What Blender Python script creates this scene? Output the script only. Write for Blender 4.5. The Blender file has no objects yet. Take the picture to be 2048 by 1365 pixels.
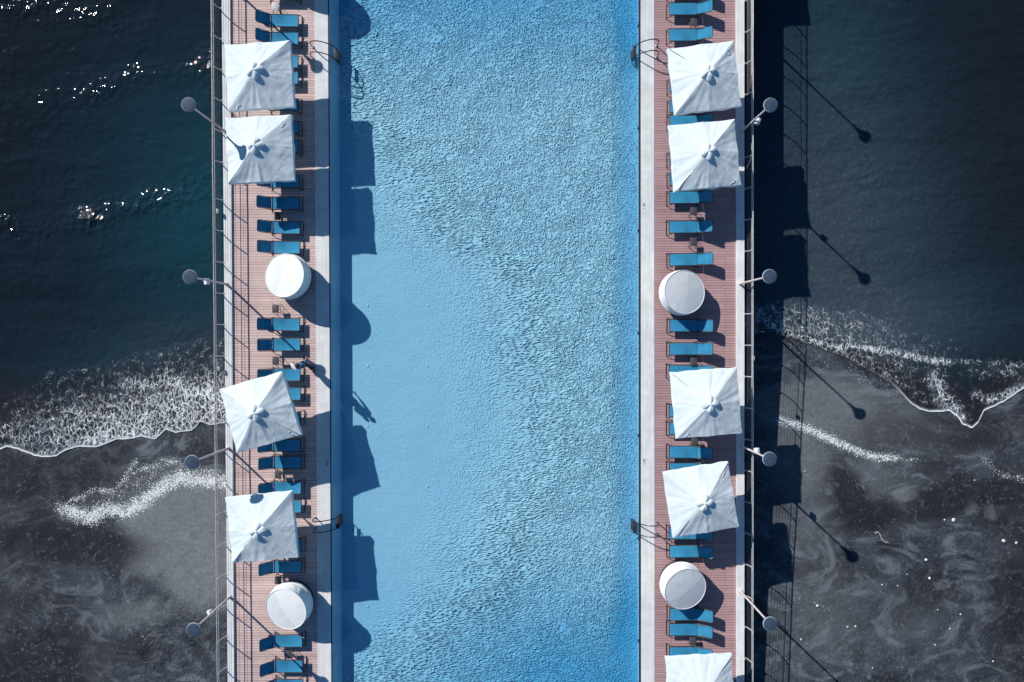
import bpy, bmesh, math, random
import numpy as np
from mathutils import Vector, Matrix, noise as mnoise

random.seed(7)
rng = np.random.default_rng(7)
R = math.radians
scene = bpy.context.scene
COL = scene.collection
H = 31.4                 # camera height above the deck, metres
F = 1365.33              # focal length in photo pixels (24 mm lens)

def pw(px, py, z=0.0):   # a photo pixel seen on the level z -> a place in the world
    k = (H - z) / F
    return ((px - 1024.0) * k, (682.5 - py) * k)

# ------------------------------------------------------------------ materials
def new_mat(name):
    m = bpy.data.materials.new(name); m.use_nodes = True
    nt = m.node_tree; nt.nodes.clear()
    return m, nt
class G:
    """small helper around a node tree"""
    def __init__(s, name):
        s.m, s.nt = new_mat(name)
    def n(s, typ, props=None, **ins):
        nd = s.nt.nodes.new(typ)
        for k, v in (props or {}).items(): setattr(nd, k, v)
        for k, v in ins.items():
            key = k.replace('_', ' ')
            sock = None
            for i in nd.inputs:
                if i.name.lower() == key.lower() and i.enabled: sock = i; break
            if sock is None and k[0] == 'i' and k[1:].isdigit(): sock = nd.inputs[int(k[1:])]
            if sock is None: raise KeyError((typ, k))
            s.set(sock, v)
        return nd
    def set(s, sock, v):
        if isinstance(v, bpy.types.NodeSocket): s.nt.links.new(v, sock)
        elif isinstance(v, bpy.types.Node): s.nt.links.new(v.outputs[0], sock)
        else: sock.default_value = v
    def math(s, op, a, b=0.0, c=0.0, clamp=False):
        nd = s.nt.nodes.new('ShaderNodeMath'); nd.operation = op; nd.use_clamp = clamp
        s.set(nd.inputs[0], a); s.set(nd.inputs[1], b); s.set(nd.inputs[2], c)
        return nd.outputs[0]
    def mix(s, fac, a, b):
        nd = s.nt.nodes.new('ShaderNodeMix'); nd.data_type = 'RGBA'
        s.set(nd.inputs[0], fac); s.set(nd.inputs[6], a); s.set(nd.inputs[7], b)
        return nd.outputs[2]
    def smooth(s, x, lo, hi, a=0.0, b=1.0):
        nd = s.nt.nodes.new('ShaderNodeMapRange'); nd.interpolation_type = 'SMOOTHSTEP'
        s.set(nd.inputs['Value'], x); s.set(nd.inputs['From Min'], lo); s.set(nd.inputs['From Max'], hi)
        s.set(nd.inputs['To Min'], a); s.set(nd.inputs['To Max'], b)
        return nd.outputs[0]
    def attr(s, name):
        nd = s.nt.nodes.new('ShaderNodeAttribute'); nd.attribute_name = name
        return nd.outputs['Fac']
    def obj(s):
        return s.nt.nodes.new('ShaderNodeTexCoord').outputs['Object']
    def mapping(s, v, scale=(1, 1, 1), rot=(0, 0, 0), loc=(0, 0, 0)):
        nd = s.nt.nodes.new('ShaderNodeMapping')
        s.set(nd.inputs['Vector'], v); nd.inputs['Scale'].default_value = scale
        nd.inputs['Rotation'].default_value = rot; nd.inputs['Location'].default_value = loc
        return nd.outputs[0]
    def noise(s, v, scale, detail=2.0, rough=0.5, dist=0.0):
        return s.n('ShaderNodeTexNoise', None, Vector=v, Scale=scale, Detail=detail, Roughness=rough, Distortion=dist).outputs[0]
    def bump(s, h, strength=1.0, dist=0.02, normal=None):
        nd = s.n('ShaderNodeBump', None, Height=h, Strength=strength, Distance=dist)
        if normal is not None: s.set(nd.inputs['Normal'], normal)
        return nd.outputs[0]
    def pbr(s, col, rough=0.6, normal=None, metal=0.0, spec=0.5, **kw):
        b = s.n('ShaderNodeBsdfPrincipled', None, Roughness=rough, Metallic=metal)
        s.set(b.inputs['Base Color'], col); s.set(b.inputs['Specular IOR Level'], spec)
        if normal is not None: s.set(b.inputs['Normal'], normal)
        for k, v in kw.items(): s.set(b.inputs[k.replace('_', ' ')], v)
        return b
    def out(s, sh):
        o = s.nt.nodes.new('ShaderNodeOutputMaterial')
        s.nt.links.new(sh if isinstance(sh, bpy.types.NodeSocket) else sh.outputs[0], o.inputs[0])
        return s.m

def rgb(r, g, b): return (r, g, b, 1.0)

def painted(name, c, rough=0.45, metal=0.0, var=0.12, spec=0.5):
    g = G(name); v = g.obj()
    n = g.noise(v, 6.0, 4.0)
    col = g.mix(g.smooth(n, 0.3, 0.75), rgb(*[x * (1 - var) for x in c]), rgb(*[min(1, x * (1 + var)) for x in c]))
    return g.out(g.pbr(col, g.smooth(n, .2, .8, rough * .8, min(1, rough * 1.25)), metal=metal, spec=spec))

def cloth(name, c, trans=0.0, var=0.06, weave=260.0, wrinkle=0.0):
    g = G(name); v = g.obj()
    n1 = g.noise(v, 1.3, 4.0); n2 = g.noise(v, weave, 1.0)
    col = g.mix(g.smooth(n1, 0.3, 0.75), rgb(*[x * (1 - var) for x in c]), rgb(*[min(1, x * (1 + var)) for x in c]))
    nrm = None
    if wrinkle:
        wn = g.noise(g.mapping(v, (1, 1, .4)), 7.0, 3.0, 0.6, 0.7)
        nrm = g.bump(wn, wrinkle, 0.02, g.bump(n2, 0.1, 0.002))
    b = g.pbr(col, 0.85, nrm, spec=0.2)
    if trans:
        t = g.n('ShaderNodeBsdfTranslucent', None, Color=col)
        if nrm is not None: g.set(t.inputs['Normal'], nrm)
        mx = g.n('ShaderNodeMixShader', None, i0=trans)
        g.nt.links.new(b.outputs[0], mx.inputs[1]); g.nt.links.new(t.outputs[0], mx.inputs[2])
        return g.out(mx)
    return g.out(b)

M = {}
M['canopy'] = cloth('white canopy cloth', (.70, .785, .81), 0.03, .03, wrinkle=.5)
M['canopy_seam'] = cloth('white seam tape', (.86, .87, .87), 0.0, .02)
M['sling'] = cloth('blue sling fabric', (.038, .262, .45), 0.06, .24)
M['bed_cover'] = cloth('white bed cover', (.82, .84, .84), 0.0, .03, wrinkle=.35)
M['bed_cover_grey'] = cloth('off white hood shade and piping', (.72, .75, .76), 0.0, .03, wrinkle=.25)  # greyer cloth tone for the painted shade on the hood top, also piping
M['frame'] = painted('dark grey frame', (.028, .028, .034), .45)
M['table'] = painted('charcoal resin', (.06, .06, .07), .6)
M['table_pale'] = painted('pale resin', (.5, .52, .54), .6)
M['steel'] = painted('weathered steel tube', (.42, .43, .45), .35, .55)
M['rail'] = painted('galvanised rail', (.55, .54, .53), .42, .3)
M['cable'] = painted('rail wire', (.20, .19, .19), .4, .4)
M['ladder'] = painted('dark steel ladder', (.05, .055, .065), .3, .7)
M['step'] = painted('dark ladder step', (.03, .03, .036), .6)
M['pole'] = painted('lamp pole paint', (.62, .54, .52), .5, .0)
M['lamp_top'] = painted('blue grey lamp hood', (.042, .072, .115), .6, spec=.25)
M['lamp_rim'] = painted('lamp rim', (.30, .34, .38), .5)
M['flood'] = painted('white floodlight case', (.78, .8, .8), .4)
M['flood_glass'] = painted('floodlight glass', (.25, .30, .33), .1)
M['dark'] = painted('black plastic', (.012, .013, .016), .5)
M['stone'] = painted('pale shell stone', (.60, .60, .58), .8, var=.3)
M['twig'] = painted('bleached driftwood', (.46, .42, .38), .8, var=.25)
M['ink'] = painted('black lettering', (.01, .01, .012), .6)
M['skin'] = painted('skin', (.44, .25, .17), .55, var=.05)
M['hair'] = painted('dark hair', (.012, .010, .010), .5)
M['shirt'] = cloth('dark blue shirt cloth', (.035, .10, .19), 0, .15)
M['trousers'] = cloth('dark trousers cloth', (.018, .024, .04), 0, .15)
M['towel'] = cloth('white towel cloth', (.78, .79, .78), 0, .05)

def deck_mat(name, c1, c2, cg):
    g = G(name); v = g.obj()
    br = g.n('ShaderNodeTexBrick', dict(offset=0.5, squash=1.0), Vector=v, Color1=rgb(*c1), Color2=rgb(*c2), Mortar=rgb(*cg),
             Scale=1.0, Mortar_Size=.0075, Mortar_Smooth=.15, Bias=0.0, Brick_Width=2.45, Row_Height=.121)
    grain = g.noise(g.mapping(v, (1.2, 22, 1)), 3.0, 4.0, .6)
    big = g.noise(g.mapping(v, (.5, .35, 1)), 1.1, 4.0, .6)
    # every few boards weathered differently
    rows = g.noise(g.mapping(v, (.12, 4.1, 1), loc=(3, 1, 0)), 1.0, 2.0)
    k = g.math('MULTIPLY', g.smooth(grain, .25, .8, .86, 1.10), g.smooth(big, .25, .8, .86, 1.10))
    k = g.math('MULTIPLY', k, g.smooth(rows, .3, .7, .90, 1.08))
    col = g.n('ShaderNodeVectorMath', dict(operation='SCALE'))
    g.set(col.inputs[0], br.outputs[0]); g.set(col.inputs['Scale'], k)
    stain = g.smooth(g.noise(v, .8, 5.0, .7), .60, .75, 0.0, .35)
    colf = g.mix(stain, col.outputs[0], rgb(*[x * .62 for x in c1]))
    hgt = g.math('SUBTRACT', 1.0, br.outputs[1])
    nrm = g.bump(hgt, .45, .012, g.bump(grain, .25, .003))
    return g.out(g.pbr(colf, .7, nrm, spec=.3))
M['deck_left'] = deck_mat('brightened pink deck boards', (.74, .555, .51), (.665, .49, .45), (.24, .165, .155))  # left side's brighter exposure put into the board colour
M['deck_right'] = deck_mat('red brown deck boards', (.50, .320, .322), (.455, .286, .288), (.15, .082, .082))

def slab_mat(name, c, streak=True, var=.16):
    g = G(name); v = g.obj()
    n = g.noise(v, 1.6, 6.0, .62)
    st = g.noise(g.mapping(v, (9, .18, 1)), 2.0, 4.0, .6)
    sp = g.noise(v, 40.0, 2.0)
    k = g.math('MULTIPLY', g.smooth(n, .25, .8, 1 - var, 1.05), g.smooth(st, .3, .7, .88 if streak else 1, 1.04))
    k = g.math('MULTIPLY', k, g.smooth(sp, .2, .8, .95, 1.04))
    col = g.n('ShaderNodeVectorMath', dict(operation='SCALE'))
    g.set(col.inputs[0], rgb(*c)[:3]); g.set(col.inputs['Scale'], k)
    return g.out(g.pbr(col.outputs[0], .75, g.bump(n, .2, .01), spec=.3))
M['coping'] = slab_mat('pale pool coping', (.80, .81, .80))
M['kerb'] = slab_mat('white painted kerb', (.84, .85, .84))
M['concrete'] = slab_mat('pier concrete', (.28, .28, .28), False, .3)
M['gutter'] = painted('black gutter grating', (.008, .009, .012), .6)
M['tile'] = painted('pale blue pool wall lining', (.34, .56, .68), .35, var=.05)

# ---- pool floor: light blue lining seen through the rippled water
def pool_floor_mat():
    g = G('blue pool lining under rippled water'); v = g.obj()
    rip, strk, deep = g.attr('ripple'), g.attr('streak'), g.attr('deep')
    warp = g.n('ShaderNodeTexNoise', None, Vector=v, Scale=.9, Detail=2.0)
    wv = g.n('ShaderNodeVectorMath', dict(operation='MULTIPLY_ADD'))
    g.set(wv.inputs[0], warp.outputs[1]); g.set(wv.inputs[1], (.6, .6, 0)); g.set(wv.inputs[2], v)
    wv = wv.outputs[0]
    def cells(vec, sc, sm=.35):   # little bowls with raised rims, like wavelets seen from above
        return g.n('ShaderNodeTexVoronoi', dict(feature='SMOOTH_F1'), Vector=vec, Scale=sc, Smoothness=sm, Randomness=.95).outputs[0]
    a = g.smooth(cells(wv, 11.5, .25), .05, .52)
    a2 = g.noise(g.mapping(v, (1.0, 1.35, 1), loc=(5, 2, 0)), 9.0, 1.0, .5, .2)
    fine = g.math('ADD', g.math('MULTIPLY', a, .30), g.math('MULTIPLY', a2, .20))
    s1 = g.smooth(cells(g.mapping(wv, (.42, 1.25, 1), (0, 0, R(14))), 10.5, .3), .03, .60)
    s2 = g.smooth(cells(g.mapping(wv, (.42, 1.25, 1), (0, 0, R(-38))), 10.5, .3), .03, .60)
    sw = g.smooth(g.n('ShaderNodeSeparateXYZ', None, Vector=v).outputs[1], -11, -4, 0, 1)
    sm_ = g.nt.nodes.new('ShaderNodeMix'); sm_.data_type = 'FLOAT'
    g.set(sm_.inputs[0], sw); g.set(sm_.inputs[2], s2); g.set(sm_.inputs[3], s1)
    streak = g.math('ADD', g.math('MULTIPLY', sm_.outputs[0], .26), g.math('MULTIPLY', a2, .07))
    h = g.nt.nodes.new('ShaderNodeMix'); h.data_type = 'FLOAT'
    g.set(h.inputs[0], strk); g.set(h.inputs[2], fine); g.set(h.inputs[3], streak)
    patch = g.smooth(g.noise(v, .55, 3.0, .6), .3, .7, .7, 1.25)
    amp = g.math('MULTIPLY', rip, patch)
    hh = g.math('MULTIPLY', h.outputs[0], amp)
    soft = g.math('MULTIPLY', g.noise(g.mapping(v, (1, 1.6, 1), (0, 0, R(-30))), 1.1, 5.0, .6, .5), .075)
    hh = g.math('ADD', hh, soft)
    nrm = g.bump(hh, 1.0, .36)
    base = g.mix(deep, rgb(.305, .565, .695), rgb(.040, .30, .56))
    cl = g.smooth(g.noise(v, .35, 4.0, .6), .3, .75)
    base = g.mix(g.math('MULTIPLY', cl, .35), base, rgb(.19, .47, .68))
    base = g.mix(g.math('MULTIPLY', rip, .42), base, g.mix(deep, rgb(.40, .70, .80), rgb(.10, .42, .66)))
    # liner joints
    gr = g.n('ShaderNodeTexBrick', dict(offset=0.0), Vector=g.mapping(v, loc=(.6, .3, 0)), Color1=rgb(1, 1, 1), Color2=rgb(1, 1, 1), Mortar=rgb(0, 0, 0),
             Scale=1.0, Mortar_Size=.012, Mortar_Smooth=.5, Brick_Width=2.82, Row_Height=5.64)
    base = g.mix(g.math('MULTIPLY', gr.outputs[1], .12), base, rgb(.1, .3, .5))
    return g.out(g.pbr(base, .55, nrm, spec=.2))
M['pool_floor'] = pool_floor_mat()

def pool_water_mat():
    g = G('clear pool water'); v = g.obj()
    n = g.noise(v, 3.0, 3.0, .6, .3)
    nrm = g.bump(n, .4, .02)
    lw = g.n('ShaderNodeLayerWeight', None, Blend=.5); g.set(lw.inputs['Normal'], nrm)   # Schlick's curve, the same from both sides
    fr = g.math('ADD', .02, g.math('MULTIPLY', g.math('POWER', lw.outputs['Facing'], 5.0), .98))
    tr = g.n('ShaderNodeBsdfTransparent', None, Color=rgb(.93, .975, .99))
    gl = g.n('ShaderNodeBsdfGlossy', None, Color=rgb(1, 1, 1), Roughness=.06); g.set(gl.inputs['Normal'], nrm)
    mx = g.n('ShaderNodeMixShader'); g.set(mx.inputs[0], fr)
    df = g.n('ShaderNodeBsdfDiffuse', None, Color=rgb(.20, .52, .72))      # the light that the water itself scatters back
    m2 = g.n('ShaderNodeMixShader', None, i0=.022)
    g.nt.links.new(tr.outputs[0], m2.inputs[1]); g.nt.links.new(df.outputs[0], m2.inputs[2])
    g.nt.links.new(m2.outputs[0], mx.inputs[1]); g.nt.links.new(gl.outputs[0], mx.inputs[2])
    return g.out(mx)
M['pool_water'] = pool_water_mat()

# ---- foam pattern shared by sea and sand
def foam_web(g, v, dens, sy=.55):
    """fine threads of foam: thin ridges of warped noise, wider and closer where the foam is dense"""
    wp = g.n('ShaderNodeTexNoise', None, Vector=v, Scale=1.6, Detail=3.0)
    wv = g.n('ShaderNodeVectorMath', dict(operation='MULTIPLY_ADD'))
    g.set(wv.inputs[0], wp.outputs[1]); g.set(wv.inputs[1], (.45, .45, 0)); g.set(wv.inputs[2], v)
    w = g.math('MAXIMUM', g.math('MULTIPLY', dens, .095), .0005)
    fs = []
    for sc, loc, k in ((4.8, (0, 0, 0), 1.0), (8.2, (7, 3, 0), .85)):
        n = g.noise(g.mapping(wv.outputs[0], (1, sy, 1), loc=loc), sc, 1.5, .55, .5)
        d = g.math('ABSOLUTE', g.math('SUBTRACT', n, .5))
        wk = g.math('MULTIPLY', w, k)
        fs.append(g.smooth(d, g.math('MULTIPLY', wk, .3), wk, 1, 0))
    vo = g.n('ShaderNodeTexVoronoi', dict(feature='DISTANCE_TO_EDGE'), Vector=g.mapping(wv.outputs[0], (1, sy - .05, 1)), Scale=5.0, Randomness=1.0)
    wl = g.math('MULTIPLY', w, 1.9)
    lace = g.smooth(vo.outputs[0], g.math('MULTIPLY', wl, .25), wl, 1, 0)
    f = g.math('MAXIMUM', lace, g.math('MULTIPLY', fs[1], .8))
    br = g.noise(v, 3.4, 4.0, .7)
    br = g.smooth(g.math('ADD', br, g.math('MULTIPLY', dens, .52)), .60, .84)
    fine = g.smooth(g.math('ADD', g.noise(v, 15.0, 2.0, .7), g.math('MULTIPLY', dens, .22)), .58, .72)
    f = g.math('MULTIPLY', g.math('MULTIPLY', f, br), g.math('ADD', .35, g.math('MULTIPLY', fine, .65)))
    solid = g.smooth(g.math('ADD', dens, g.math('MULTIPLY', g.noise(v, 8.0, 3.0, .7), .5)), 1.16, 1.42)
    return g.math('MAXIMUM', f, solid)
def foam_grain(g, v, dens):
    """grainy froth left on the sand: specks whose number follows the density"""
    n = g.noise(v, 19.0, 1.5, .6); m = g.noise(v, 2.4, 4.0, .65)
    val = g.math('ADD', g.math('ADD', n, g.math('MULTIPLY', g.math('SUBTRACT', m, .5), .35)), g.math('MULTIPLY', dens, .42))
    return g.math('MULTIPLY', g.smooth(val, .80, .90), g.smooth(dens, .02, .15))

def sea_mat():
    g = G('dark sea water'); v = g.obj()
    foam, teal, lip = g.attr('foam'), g.attr('teal'), g.attr('lip')
    cl = g.smooth(g.noise(v, .16, 5.0, .6, .4), .3, .72)
    base = g.mix(teal, rgb(.0085, .0115, .017), rgb(.009, .048, .068))
    base = g.mix(g.math('MULTIPLY', cl, .35), base, rgb(.012, .020, .032))
    sand = g.attr('shallow')
    base = g.mix(sand, base, rgb(.040, .058, .076))
    mott = g.smooth(g.noise(g.mapping(v, (1, .6, 1)), 9.0, 3.0, .7), .52, .78, 0, .5)
    base = g.mix(g.math('MULTIPLY', mott, sand), base, rgb(.13, .17, .20))
    f = foam_web(g, v, foam)
    film = g.attr('film')
    base = g.mix(film, base, rgb(.0185, .0185, .0235))
    f = g.math('MAXIMUM', f, g.math('MULTIPLY', lip, g.smooth(g.noise(v, 7.0, 3.0, .6), .22, .42)))
    wash = g.math('MULTIPLY', g.smooth(foam, .10, .75), g.smooth(g.noise(g.mapping(v, (1, .5, 1)), 2.2, 5.0, .7, .6), .36, .66))
    base = g.mix(g.math('MULTIPLY', wash, .55), base, rgb(.10, .13, .16))
    col = g.mix(f, base, rgb(.84, .88, .89))
    big = g.noise(g.mapping(v, (.6, 1.5, 1), (0, 0, R(-12))), .55, 2.0, .5, .3)
    w1 = g.noise(g.mapping(v, (.8, 1.25, 1), (0, 0, R(20))), 1.5, 2.0, .5, .2)
    w2 = g.math('MULTIPLY', g.noise(v, 3.1, 1.0, .5), g.smooth(g.noise(v, .45, 3.0, .6), .38, .66, .45, 1.1))
    w1 = g.math('MULTIPLY', w1, g.smooth(g.noise(v, .22, 2.0), .35, .65, .35, 1.3))
    hh = g.math('ADD', g.math('MULTIPLY', big, .7), g.math('ADD', g.math('MULTIPLY', w1, .34), g.math('MULTIPLY', w2, g.attr('chop'))))
    nrm = g.bump(hh, .75, .24)
    nrm = g.bump(f, .35, .03, nrm)
    rough = g.smooth(f, 0, 1, .045, .8)
    return g.out(g.pbr(col, rough, nrm, spec=.5, IOR=1.33))
M['sea'] = sea_mat()

def sand_mat():
    g = G('wet dark sand'); v = g.obj()
    foam, light, dark, rel = g.attr('foam'), g.attr('light'), g.attr('dark'), g.attr('relief')
    n1 = g.noise(v, .42, 6.0, .66, .9)
    n2 = g.noise(g.mapping(v, (1, 1.5, 1), (0, 0, R(28))), 1.5, 6.0, .7, 1.2)
    base = g.mix(g.smooth(n1, .32, .70), rgb(.020, .023, .030), rgb(.060, .072, .090))
    base = g.mix(g.smooth(n2, .50, .74, 0, .55), base, rgb(.088, .102, .120))
    n3 = g.noise(g.mapping(v, (.8, 1.3, 1), (0, 0, R(24)), (4, 9, 0)), .40, 9.0, .66, 2.8)
    base = g.mix(g.smooth(n3, .48, .66, 0, .8), base, rgb(.145, .165, .188))
    base = g.mix(g.smooth(n3, .30, .42, .55, 0), base, rgb(.016, .017, .022))
    mo = g.noise(g.mapping(v, (1, 1.4, 1), (0, 0, R(20))), 5.5, 5.0, .72, .8)
    base = g.mix(g.smooth(mo, .54, .74, 0, .45), base, rgb(.135, .15, .165))
    base = g.mix(g.smooth(mo, .28, .42, .45, 0), base, rgb(.014, .015, .019))
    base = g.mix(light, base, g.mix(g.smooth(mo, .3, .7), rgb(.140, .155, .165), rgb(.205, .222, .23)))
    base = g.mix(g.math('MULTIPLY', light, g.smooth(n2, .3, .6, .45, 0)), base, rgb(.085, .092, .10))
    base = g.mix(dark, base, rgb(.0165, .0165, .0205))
    # debris lines: thin pale threads left by the last waves
    th = g.noise(g.mapping(v, (1, 1, 1), (0, 0, R(-20))), .75, 5.0, .62, 1.4)
    rid = g.smooth(g.math('ABSOLUTE', g.math('SUBTRACT', th, .5)), 0.0, .013, 1, 0)
    rid = g.math('MULTIPLY', rid, g.smooth(g.noise(v, 5, 3), .42, .62))
    base = g.mix(g.math('MULTIPLY', rid, .5), base, rgb(.22, .24, .25))
    grit = g.noise(v, 26.0, 2.0, .7)
    base = g.mix(g.smooth(grit, .64, .74, 0, .55), base, rgb(.25, .27, .28))
    base = g.mix(g.smooth(grit, .25, .36, .4, 0), base, rgb(.012, .012, .015))
    f = foam_grain(g, v, foam)
    shells = g.n('ShaderNodeTexVoronoi', dict(feature='F1'), Vector=v, Scale=1.9, Randomness=1.0)
    sh = g.smooth(shells.outputs[0], .030, .055, 1, 0)
    shm = g.smooth(g.n('ShaderNodeSeparateColor', None, Color=shells.outputs[1]).outputs[0], .55, .6)
    base = g.mix(g.math('MULTIPLY', g.math('MULTIPLY', sh, shm), .8), base, rgb(.42, .42, .40))
    col = g.mix(f, base, rgb(.72, .75, .75))
    hr = g.noise(g.mapping(v, (1.0, .8, 1), (0, 0, R(30))), 3.6, 3.0, .6, .9)
    hf = g.noise(v, 12.0, 3.0, .6)
    hh = g.math('ADD', g.math('MULTIPLY', hr, g.math('ADD', .16, g.math('MULTIPLY', rel, 1.0))), g.math('MULTIPLY', hf, .12))
    nrm = g.bump(hh, .75, .10)
    nrm = g.bump(f, .4, .03, nrm)
    wet = g.smooth(n1, .3, .7, .55, .75)
    return g.out(g.pbr(col, wet, nrm, spec=.1))
M['sand'] = sand_mat()

# ------------------------------------------------------------------ mesh builder
class MB:
    def __init__(s): s.v = []; s.f = []; s.mi = []; s.cur = 0
    def add(s, vs, fs):
        o = len(s.v); s.v += [tuple(p) for p in vs]
        for f in fs: s.f.append(tuple(i + o for i in f)); s.mi.append(s.cur)
    def box(s, c, d, rot=None, bev=0.0):
        x, y, z = d[0] / 2, d[1] / 2, d[2] / 2
        if bev <= 0:
            vs = [Vector((sx * x, sy * y, sz * z)) for sx in (-1, 1) for sy in (-1, 1) for sz in (-1, 1)]
            fs = [(0, 1, 3, 2), (4, 6, 7, 5), (0, 4, 5, 1), (2, 3, 7, 6), (0, 2, 6, 4), (1, 5, 7, 3)]
        else:
            b = bmesh.new(); bmesh.ops.create_cube(b, size=1.0)
            for q in b.verts: q.co = Vector((q.co.x * d[0], q.co.y * d[1], q.co.z * d[2]))
            bmesh.ops.bevel(b, geom=list(b.edges), offset=bev, segments=2, affect='EDGES', profile=.5)
            b.verts.index_update(); vs = [q.co.copy() for q in b.verts]; fs = [tuple(q.index for q in f.verts) for f in b.faces]; b.free()
        if rot is not None: vs = [rot @ q for q in vs]
        c = Vector(c); s.add([q + c for q in vs], fs); return s
    def tube(s, path, r, n=8, caps=True):
        P = [Vector(p) for p in path]; rings = []
        rr = r if isinstance(r, (list, tuple)) else [r] * len(P)
        up = None; vs = []
        for i, p in enumerate(P):
            t = (P[min(i + 1, len(P) - 1)] - P[max(i - 1, 0)]).normalized()
            if up is None:
                a = Vector((0, 0, 1)) if abs(t.z) < .9 else Vector((1, 0, 0))
                up = (a - t * a.dot(t)).normalized()
            else: up = (up - t * up.dot(t)).normalized()
            w = t.cross(up)
            for k in range(n):
                th = 2 * math.pi * k / n
                vs.append(p + (up * math.cos(th) + w * math.sin(th)) * rr[i])
        fs = [(i * n + k, i * n + (k + 1) % n, (i + 1) * n + (k + 1) % n, (i + 1) * n + k) for i in range(len(P) - 1) for k in range(n)]
        if caps: fs += [tuple(range(n))[::-1], tuple((len(P) - 1) * n + k for k in range(n))]
        s.add(vs, fs); return s
    def lathe(s, prof, n=32, c=(0, 0, 0)):
        vs = []; m = len(prof)
        for r, z in prof:
            for k in range(n):
                th = 2 * math.pi * k / n; vs.append((c[0] + r * math.cos(th), c[1] + r * math.sin(th), c[2] + z))
        fs = [(i * n + k, i * n + (k + 1) % n, (i + 1) * n + (k + 1) % n, (i + 1) * n + k) for i in range(m - 1) for k in range(n)]
        fs += [tuple(range(n))[::-1], tuple((m - 1) * n + k for k in range(n))]
        s.add(vs, fs); return s
    def prism(s, pts, z0, z1):
        n = len(pts); vs = [(x, y, z0) for x, y in pts] + [(x, y, z1) for x, y in pts]
        fs = [tuple(range(n))[::-1], tuple(range(n, 2 * n))] + [(i, (i + 1) % n, n + (i + 1) % n, n + i) for i in range(n)]
        s.add(vs, fs); return s
    def mesh(s, name, mats, smooth=True):
        me = bpy.data.meshes.new(name); me.from_pydata([tuple(p) for p in s.v], [], s.f)
        for m in (mats if isinstance(mats, (list, tuple)) else [mats]): me.materials.append(m)
        me.polygons.foreach_set('material_index', s.mi)
        bm = bmesh.new(); bm.from_mesh(me); bmesh.ops.recalc_face_normals(bm, faces=bm.faces); bm.to_mesh(me); bm.free()
        if smooth:
            me.polygons.foreach_set('use_smooth', [True] * len(me.polygons))
            me.set_sharp_from_angle(angle=R(38))
        me.update(); return me
    def build(s, name, mats, parent=None, smooth=True):
        return link(name, s.mesh(name, mats, smooth), parent)

def link(name, me, parent=None, loc=None, rz=0.0):
    o = bpy.data.objects.new(name, me); COL.objects.link(o)
    if parent is not None: o.parent = parent
    if loc is not None: o.location = loc
    o.rotation_euler[2] = rz
    return o
def tag(o, label=None, cat=None, group=None, kind=None):
    if label: o['label'] = label
    if cat: o['category'] = cat
    if group: o['group'] = group
    if kind: o['kind'] = kind
    return o
def empty(name, loc, rz=0.0):
    o = bpy.data.objects.new(name, None); COL.objects.link(o)
    o.location = loc; o.rotation_euler[2] = rz; o.empty_display_size = .3
    return o
def copy_tree(o, parent=None):
    c = o.copy(); COL.objects.link(c)
    if parent is not None: c.parent = parent
    for ch in [q for q in o.children]: copy_tree(ch, c)
    return c
def struct(o): o['kind'] = 'structure'; return o

# ------------------------------------------------------------------ the beach and the sea
def zs(Y):   # level of the shore along Y
    return np.interp(Y, [-400, -30, -16, -11.5, -1.0, 2.0, 400], [3.0, -.6, -1.08, -1.32, -2.18, -2.3, -2.3])
def px_of(X, Y, Z):
    k = F / (H - Z); return 1024 + X * k, 682.5 - Y * k

SHORE = [(-900, 930), (-300, 915), (0, 899), (13, 894), (40, 901), (69, 913), (113, 914), (132, 902), (158, 893), (190, 896), (211, 889), (232, 880), (264, 878),
         (285, 875), (311, 879), (332, 859), (351, 866), (383, 863), (394, 853), (400, 843), (419, 851), (433, 849), (520, 835), (800, 760), (1200, 700), (1540, 665),
         (1563, 672), (1620, 690), (1681, 712), (1716, 727), (1750, 748), (1786, 769), (1804, 787), (1821, 807), (1839, 819), (1862, 825), (1900, 823), (1918, 836),
         (1927, 850), (1944, 857), (1956, 847), (1968, 823), (1985, 815), (2009, 804), (2047, 778), (2300, 760), (2900, 740)]
_sx = np.array([p[0] for p in SHORE], float); _sy = np.array([p[1] for p in SHORE], float)

def smoothstep(a, b, x):
    t = np.clip((x - a) / (b - a), 0, 1); return t * t * (3 - 2 * t)
def dpoly(px, py, pts):   # distance in photo pixels to a polyline
    d = np.full(px.shape, 1e9)
    for (x0, y0), (x1, y1) in zip(pts[:-1], pts[1:]):
        vx, vy = x1 - x0, y1 - y0; L = vx * vx + vy * vy
        t = np.clip(((px - x0) * vx + (py - y0) * vy) / L, 0, 1)
        d = np.minimum(d, np.hypot(px - x0 - t * vx, py - y0 - t * vy))
    return d
def gauss(px, py, cx, cy, sx, sy, a=0.0):
    dx, dy = px - cx, py - cy; c, s_ = math.cos(a), math.sin(a)
    u, w = dx * c + dy * s_, -dx * s_ + dy * c
    return np.exp(-.5 * ((u / sx) ** 2 + (w / sy) ** 2))

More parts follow.
